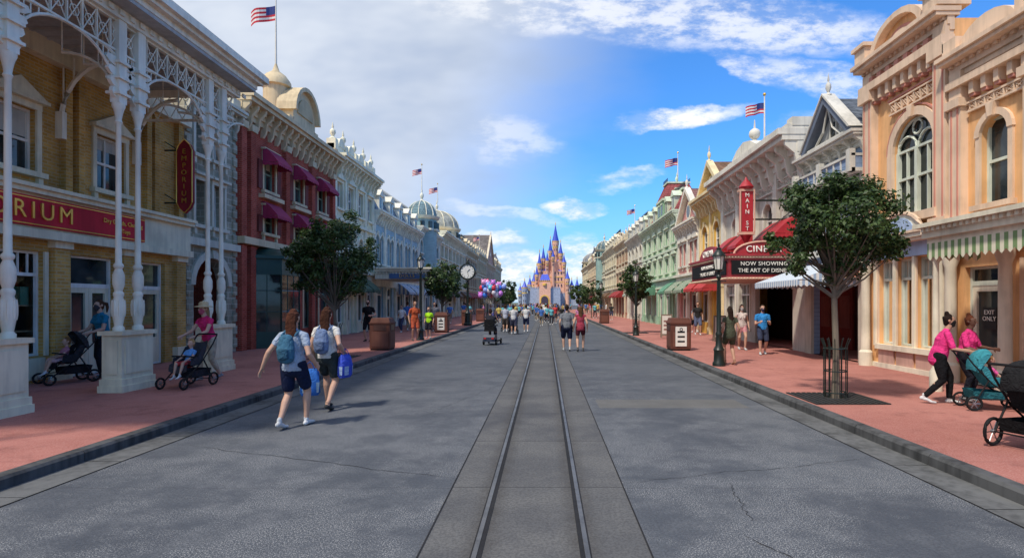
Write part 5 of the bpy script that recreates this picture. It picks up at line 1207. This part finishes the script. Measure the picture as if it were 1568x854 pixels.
def stroller(name,loc,rot,fab,fab2,frame=black,s=1.0,wr=.12,canopy=True,three=False):
    b=Bld(name,loc=loc,rot=math.radians(rot)+.0001); b.m(frame=frame,seat=cloth(fab),canopy=cloth(fab2),wheels=black,spokes=steel,basket=cloth(sc(fab,.6)),hubs=steel)
    def T(p): return (p[0]*s,p[1]*s,p[2]*s)
    def tb(part,pts,r,n=6): b.tube(part,[T(p) for p in pts],r*s,n)
    W=.24
    for sx in (-W,W):
        tb('frame',[(sx,-.46,1.02),(sx,-.36,.86),(sx,-.05,.5),(sx*.9,.40,wr+.02)],.014); tb('frame',[(sx,-.1,.56),(sx*1.08,-.34,wr)],.014); tb('frame',[(sx,-.28,.22),(sx*.95,.3,.22)],.01)
        for y,r in ((-.34,wr*1.15),(.42,wr)):
            if three and y>0: continue
            c=T((sx*1.12,y,r)); 
            b.ring('wheels',c,(1,0,0),(r-.022)*s,.022*s,20,6)
            for k in range(6): t=k*math.pi/3; b.tube('spokes',[c,(c[0],c[1]+(r-.03)*s*math.cos(t),c[2]+(r-.03)*s*math.sin(t))],.007*s,4)
            b.tube('hubs',[(c[0]-.02,c[1],c[2]),(c[0]+.02,c[1],c[2])],.025*s,8)
    if three:
        c=T((0,.5,wr)); b.ring('wheels',c,(1,0,0),(wr-.022)*s,.022*s,20,6); tb('frame',[(-W*.9,.3,.25),(-.05,.5,wr)],.012); tb('frame',[(W*.9,.3,.25),(.05,.5,wr)],.012)
        for k in range(6): t=k*math.pi/3; b.tube('spokes',[c,(c[0],c[1]+(wr-.03)*s*math.cos(t),c[2]+(wr-.03)*s*math.sin(t))],.007*s,4)
    tb('frame',[(-W,-.46,1.02),(-W*.9,-.5,1.05),(W*.9,-.5,1.05),(W,-.46,1.02)],.017); tb('frame',[(-W*1.08,-.34,wr*1.15),(W*1.08,-.34,wr*1.15)],.01)
    tb('frame',[(-W,.12,.62),(-W*.8,.22,.64),(W*.8,.22,.64),(W,.12,.62)],.016)
    prof=[(.30,.30),(.27,.40),(.16,.43),(.02,.40),(-.08,.44),(-.18,.62),(-.26,.86)]
    V=[];F=[]
    for th in (0,.03):
        for y,z in prof:
            for i in range(5):
                u=-1+i*.5; V.append(T((u*W*.86,y+.0,z+th+.05*u*u)))
    n=len(prof)
    for l in range(2):
        for j in range(n-1):
            for i in range(4): q=l*n*5+j*5+i; F.append((q,q+1,q+6,q+5))
    b.add('seat',V,F)
    for sx in (-1,1): b.add('seat',[T((sx*W*.87,.2,.46)),T((sx*W*.87,-.06,.45)),T((sx*W*.87,-.24,.84)),T((sx*W*.87,-.12,.8)),T((sx*W*.87,.0,.62)),T((sx*W*.87,.18,.6))],[(0,1,2,3,4,5)])
    V=[T(p) for p in [(-.2,-.3,.2),(.2,-.3,.2),(.2,.15,.2),(-.2,.15,.2),(-.22,-.34,.36),(.22,-.34,.36),(.22,.18,.34),(-.22,.18,.34)]]; b.add('basket',V,[(0,1,2,3),(0,1,5,4),(1,2,6,5),(2,3,7,6),(3,0,4,7)])
    if canopy:
        V=[];F=[];m=7
        for j in range(m):
            t=math.radians(-15+j*19); 
            for i in range(7):
                u=-1+i/3; rr=.36*(1-.12*u*u); V.append(T((u*W*.98,-.2-rr*math.cos(t)*.6+.12,.80+rr*math.sin(t)*.85-.04*u*u)))
        for j in range(m-1):
            for i in range(6): q=j*7+i; F.append((q,q+1,q+8,q+7))
        b.add('canopy',V,F)
        for sx in (0,6): b.add('canopy',[V[j*7+sx] for j in range(m)],[tuple(range(m))])
    return b.finish()
def seated_child(loc,rot,shirt,bottom,hair=(.2,.1,.04),s=1.0,skin=SK,style='short'):
    k=.56
    person('seated_child',loc,rot,k=k*s,vox=.018,skin=skin,hair=hair,style=style,shirt=shirt,bottom=bottom,headk=1.35,shoes=(.55,.55,.55),leg=.8,
       hipz=.86,hipy=0.0,lean=-.12,lf=(-.14,.55,.5),rf=(.14,.5,.46),lh=(-.2,.32,1.0),rh=(.2,.3,.98))
stroller('baby_stroller',(-10.25,11.95,SW),150,(.03,.03,.035),(.04,.04,.045)); seated_child((-10.3,11.85,SW),150,(.5,.2,.25),(.6,.35,.35))
stroller('baby_stroller',(-7.28,11.35,SW),170,(.05,.05,.06),(.02,.02,.025),canopy=False); seated_child((-7.26,11.3,SW),170,(.12,.3,.6),(.5,.05,.05),hair=(.35,.2,.08))
stroller('baby_stroller',(7.15,8.95,SW),-105,(.04,.22,.26),(.05,.28,.34),s=.88); seated_child((7.2,8.9,SW),-105,(.65,.1,.3),(.5,.1,.25),s=.9)
stroller('jogging_stroller',(5.78,6.55,SW),-70,(.018,.018,.02),(.02,.02,.022),s=.95,wr=.16,three=True)
stroller('baby_stroller',(-1.9,33,0),5,(.03,.05,.1),(.04,.06,.14)); stroller('baby_stroller',(-2.5,35.5,0),-4,(.03,.03,.03),(.03,.03,.04)); 
for (x,y,sh_,bt) in ((-1.85,32.2,(.6,.6,.6),(.1,.1,.15)),(-2.5,34.6,(.45,.47,.55),(.15,.12,.1)),(-1.2,34.5,(.65,.65,.63),(.03,.04,.1))):
    person('walking_man',(x,y,0),0,k=1.02,male=True,vox=.02,shirt=sh_,bottom=bt,lf=(-.1,.15,.08),rf=(.1,-.15,.11),hipz=.88,lh=(-.2,.35,1.0),rh=(.2,.35,1.0))
def scooter(x,y,rot):
    b=Bld('mobility_scooter',loc=(x,y,0),rot=math.radians(rot)+.0001); b.m(body=paint((.04,.05,.08),.35),deck=black,seat=cloth((.02,.02,.022)),wheels=black,hubs=steel,tiller=black,light=paint((.5,.03,.03)))
    b.wbox('deck',-.24,.24,-.1,.5,.12,.18)
    pr=[(-.62,.15),(-.64,.35),(-.55,.45),(-.15,.45),(-.08,.18)]
    n=5; b.add('body',[(-.25,yy,z) for yy,z in pr]+[(.25,yy,z) for yy,z in pr],[tuple(range(n)),tuple(range(2*n-1,n-1,-1))]+[(i,(i+1)%n,n+(i+1)%n,n+i) for i in range(n)])
    b.wbox('light',-.22,-.12,-.66,-.645,.27,.33); b.wbox('light',.12,.22,-.66,-.645,.27,.33)
    for sx in (-.28,.28):
        for yy in (-.42,.5): b.ring('wheels',(sx,yy,.13),(1,0,0),.095,.035,18,8); b.tube('hubs',[(sx-.03,yy,.13),(sx+.03,yy,.13)],.06,10)
    b.tube('tiller',[(0,.5,.15),(0,.42,.55),(0,.3,.95)],[.05,.04,.04],8); b.tube('tiller',[(-.24,.24,1.0),(0,.3,.97),(.24,.24,1.0)],.018,6); b.wbox('tiller',-.1,.1,.27,.35,.9,1.04)
    b.tube('deck',[(0,-.35,.4),(0,-.35,.6)],.04,8); b.wbox('seat',-.23,.23,-.56,-.12,.6,.68)
    b.add('seat',[(-.22,-.56,.68),(.22,-.56,.68),(.2,-.66,1.12),(-.2,-.66,1.12),(-.22,-.5,.68),(.22,-.5,.68),(.2,-.6,1.12),(-.2,-.6,1.12)],[(0,1,2,3),(4,5,6,7),(0,3,7,4),(1,2,6,5),(2,3,7,6)])
    for sx in (-.27,.27): b.tube('seat',[(sx,-.56,.85),(sx,-.2,.86)],.028,6)
    b.finish()
    person('scooter_rider',(x,y,0),rot,k=1.0,vox=.016,skin=SK2,hair=(.04,.02,.015),shirt=(.03,.03,.04),bottom=(.03,.035,.06),leg=1.7,shoes=(.1,.1,.1),hipz=.78,hipy=-.35,lf=(-.12,.2,.27),rf=(.12,.2,.27),lh=(-.22,.2,1.0),rh=(.22,.2,1.0),male=True,wide=1.2)
scooter(-2.35,24.6,-8)
def balloons(x,y,z):
    b=Bld('balloon_bunch'); cs=[(.7,.05,.08),(.05,.2,.7),(.8,.35,.6),(.1,.5,.7),(.6,.2,.65),(.7,.65,.7),(.3,.4,.85)]
    for i,c in enumerate(cs): b.mats['balloons_%d'%i]=paint(c,.15)
    b.mats['strings']=white
    for i in range(48):
        a=R.uniform(0,2*math.pi); r=R.uniform(0,1)**.5*1.15; zz=z+R.uniform(-.6,.7); px,py=x+r*math.cos(a),y+r*math.sin(a)*.8
        rad=.23; b.ball('balloons_%d'%(i%7),(px,py,zz),rad,12,1.15); b.lathe('balloons_%d'%(i%7),px,py,[(.03,zz-.3),(.01,zz-.25)],6)
        if i%2==0: 
            for sx in (-1,1): b.ball('balloons_%d'%(i%7),(px+sx*.14,py,zz+.22),.1,8)
        b.tube('strings',[(px,py,zz-.27),(x,y,1.5)],.004,3)
    b.finish(); 
    person('balloon_vendor',(x+.0,y+.1,0),180,k=1.0,vox=.02,male=True,shirt=(.6,.6,.6),bottom=(.1,.1,.3),leg=1.9,rh=(.1,.2,1.3))
balloons(-5.0,52,3.1)
def crowd():
    e=bpy.data.objects.new('distant_crowd',None); COL.objects.link(e)
    specs=[dict(shirt=(.65,.65,.65),bottom=(.05,.06,.12),male=True),dict(shirt=(.55,.06,.06),bottom=(.03,.03,.04),style='long'),dict(shirt=(.06,.15,.42),bottom=(.3,.26,.2),male=True),dict(shirt=(.03,.03,.03),bottom=(.1,.12,.2),style='pony'),
           dict(shirt=(.15,.45,.5),bottom=(.03,.03,.04)),dict(shirt=(.6,.45,.12),bottom=(.06,.08,.15),male=True),dict(shirt=(.55,.22,.4),bottom=(.4,.4,.4),style='long'),dict(shirt=(.2,.2,.22),bottom=(.02,.02,.03),male=True)]
    ms=[person_mesh(vox=.025,lf=(-.1,.16,.08),rf=(.1,-.16,.11),hipz=.88,leg=.9 if i%2 else 1.8,**s) for i,s in enumerate(specs)]
    def put(x,y,z=0): 
        o=bpy.data.objects.new('pedestrian',R.choice(ms)); COL.objects.link(o); o.parent=e; o.location=(x,y,z); o.rotation_euler=(0,0,R.choice([0,0,0,3.14,3.0,1.5])+R.uniform(-.3,.3)); k=R.uniform(.9,1.07); o.scale=(k,k,k)
    for i in range(85):
        y=48+R.random()**1.2*150; x=R.uniform(-4.8,3.9)
        put(x,y)
    for i in range(36):
        y=R.uniform(30,130); sd=R.random()<.5
        put(R.uniform(-9.5,-6.4) if sd else R.uniform(5.4,8.2),y,SW)
    for x,y in ((8.1,29.5),(8.5,31.5),(-.3,43),(.5,46),(2.6,44),(-1.5,44)): put(x,y,SW if x>5 else 0)
crowd()

# ------------------------------------------------------------------ sky, sun
SUN_EL=math.radians(56); SUN_ROT=math.radians(-138)
w=bpy.data.worlds.new('World'); SC.world=w; w.use_nodes=True; nt=w.node_tree; nt.nodes.clear()
out=N(nt,'ShaderNodeOutputWorld'); bg=N(nt,'ShaderNodeBackground'); nt.links.new(bg.outputs[0],out.inputs[0])
sky=N(nt,'ShaderNodeTexSky'); sky.sky_type='NISHITA'; sky.sun_disc=False; sky.sun_elevation=SUN_EL; sky.sun_rotation=SUN_ROT; sky.air_density=1.0; sky.dust_density=.6; sky.ozone_density=2.0
tc=N(nt,'ShaderNodeTexCoord').outputs['Generated']; s=N(nt,'ShaderNodeSeparateXYZ'); nt.links.new(tc,s.inputs[0]); X,Y,Z=s.outputs
yc=math_(nt,'MAXIMUM',Y,.08); U=math_(nt,'DIVIDE',X,yc); V=math_(nt,'DIVIDE',Z,yc)
uv=N(nt,'ShaderNodeCombineXYZ'); nt.links.new(U,uv.inputs[0]); nt.links.new(math_(nt,'MULTIPLY',V,2.2),uv.inputs[1])
nw=N(nt,'ShaderNodeTexNoise'); nw.inputs['Scale'].default_value=7; nw.inputs['Detail'].default_value=6; nw.inputs['Roughness'].default_value=.62; nt.links.new(uv.outputs[0],nw.inputs['Vector'])
sp=N(nt,'ShaderNodeSeparateColor'); nt.links.new(nw.outputs['Color'],sp.inputs[0])
Uw=math_(nt,'ADD',U,math_(nt,'MULTIPLY',math_(nt,'SUBTRACT',sp.outputs[0],.5),.14)); Vw=math_(nt,'ADD',V,math_(nt,'MULTIPLY',math_(nt,'SUBTRACT',sp.outputs[1],.5),.07))
nlow=noise(nt,uv.outputs[0],2.3,4,.6); nf=noise(nt,uv.outputs[0],10,6,.65)
def blob(u,v,a,b_,st,tilt=0):
    du=math_(nt,'SUBTRACT',Uw,u); dv=math_(nt,'SUBTRACT',math_(nt,'SUBTRACT',Vw,v),math_(nt,'MULTIPLY',du,tilt))
    q=math_(nt,'ADD',math_(nt,'POWER',math_(nt,'ABSOLUTE',math_(nt,'DIVIDE',du,a)),2),math_(nt,'POWER',math_(nt,'ABSOLUTE',math_(nt,'DIVIDE',dv,b_)),2))
    return math_(nt,'MULTIPLY',ramp(nt,q,.15,1.4,1,0),st)
veil=None
blobs=[(.045,.172,.055,.020,1.0,0),(.25,.335,.12,.018,.9,.15),(.15,.225,.07,.02,.5,.2),(-.06,.29,.08,.045,.4,-.1),(-.05,.06,.06,.04,1.0,0),(.06,.08,.045,.045,1.0,0),(.10,.05,.06,.035,1.0,0),(-.1,.115,.07,.014,.8,0),
       (.25,.51,.5,.055,.7,-.08),(.5,.40,.14,.03,.6,-.25),(.52,.28,.10,.05,.55,-.3),(-.07,.16,.1,.015,.4,-.2),(.9,.35,.25,.12,.6,0),(.12,.02,.3,.02,.6,0),(.17,.24,.03,.012,.5,.3),(.38,.42,.08,.02,.6,-.4)]
for bb in blobs:
    x=blob(*bb); veil=x if veil is None else math_(nt,'MAXIMUM',veil,x)
br=ramp(nt,nf,.38,.58,.25,1.0)
cl=math_(nt,'MULTIPLY',veil,br)
lv=ramp(nt,math_(nt,'ADD',U,math_(nt,'ADD',math_(nt,'MULTIPLY',math_(nt,'SUBTRACT',nlow,.5),.35),math_(nt,'MULTIPLY',V,-.45))),-.40,.04,1,0)
lv=math_(nt,'MULTIPLY',lv,ramp(nt,nlow,.2,.75,.86,1.0))
skyc=N(nt,'ShaderNodeVectorMath',operation='SCALE'); skyc.inputs['Scale'].default_value=.115; nt.links.new(sky.outputs[0],skyc.inputs[0])
base=mixc(nt,1.0,skyc.outputs[0],(.55,1.25,2.0),'MULTIPLY')
hz=ramp(nt,Z,0,.24,.72,0); base=mixc(nt,hz,base,(.34,.60,.90))
veilc=mixc(nt,ramp(nt,nlow,.3,.7),(.50,.57,.69),(.70,.76,.86))
c1=mixc(nt,lv,base,veilc)
c2=mixc(nt,cl,c1,mixc(nt,ramp(nt,nf,.35,.6),(.74,.79,.88),(1.05,1.05,1.05)))
nt.links.new(c2,bg.inputs[0]); bg.inputs[1].default_value=1.08
sd=Vector((math.sin(SUN_ROT)*math.cos(SUN_EL),math.cos(SUN_ROT)*math.cos(SUN_EL),math.sin(SUN_EL)))
L=bpy.data.lights.new('sun','SUN'); L.energy=3.9; L.angle=math.radians(4); L.color=(1,.92,.80); lo=bpy.data.objects.new('sun',L); COL.objects.link(lo)
lo.rotation_euler=sd.to_track_quat('Z','Y').to_euler(); lo.location=(0,0,60)

# ------------------------------------------------------------------ camera
cd=bpy.data.cameras.new('camera'); cd.sensor_width=36; cd.lens=36*850/1568; cd.shift_x=-51/1568; cd.shift_y=36/1568; cd.clip_end=8000
co=bpy.data.objects.new('camera',cd); COL.objects.link(co); co.location=(0,0,1.85); co.rotation_euler=(math.pi/2,0,0); SC.camera=co
SC.view_settings.view_transform='Standard'; SC.view_settings.look='None'
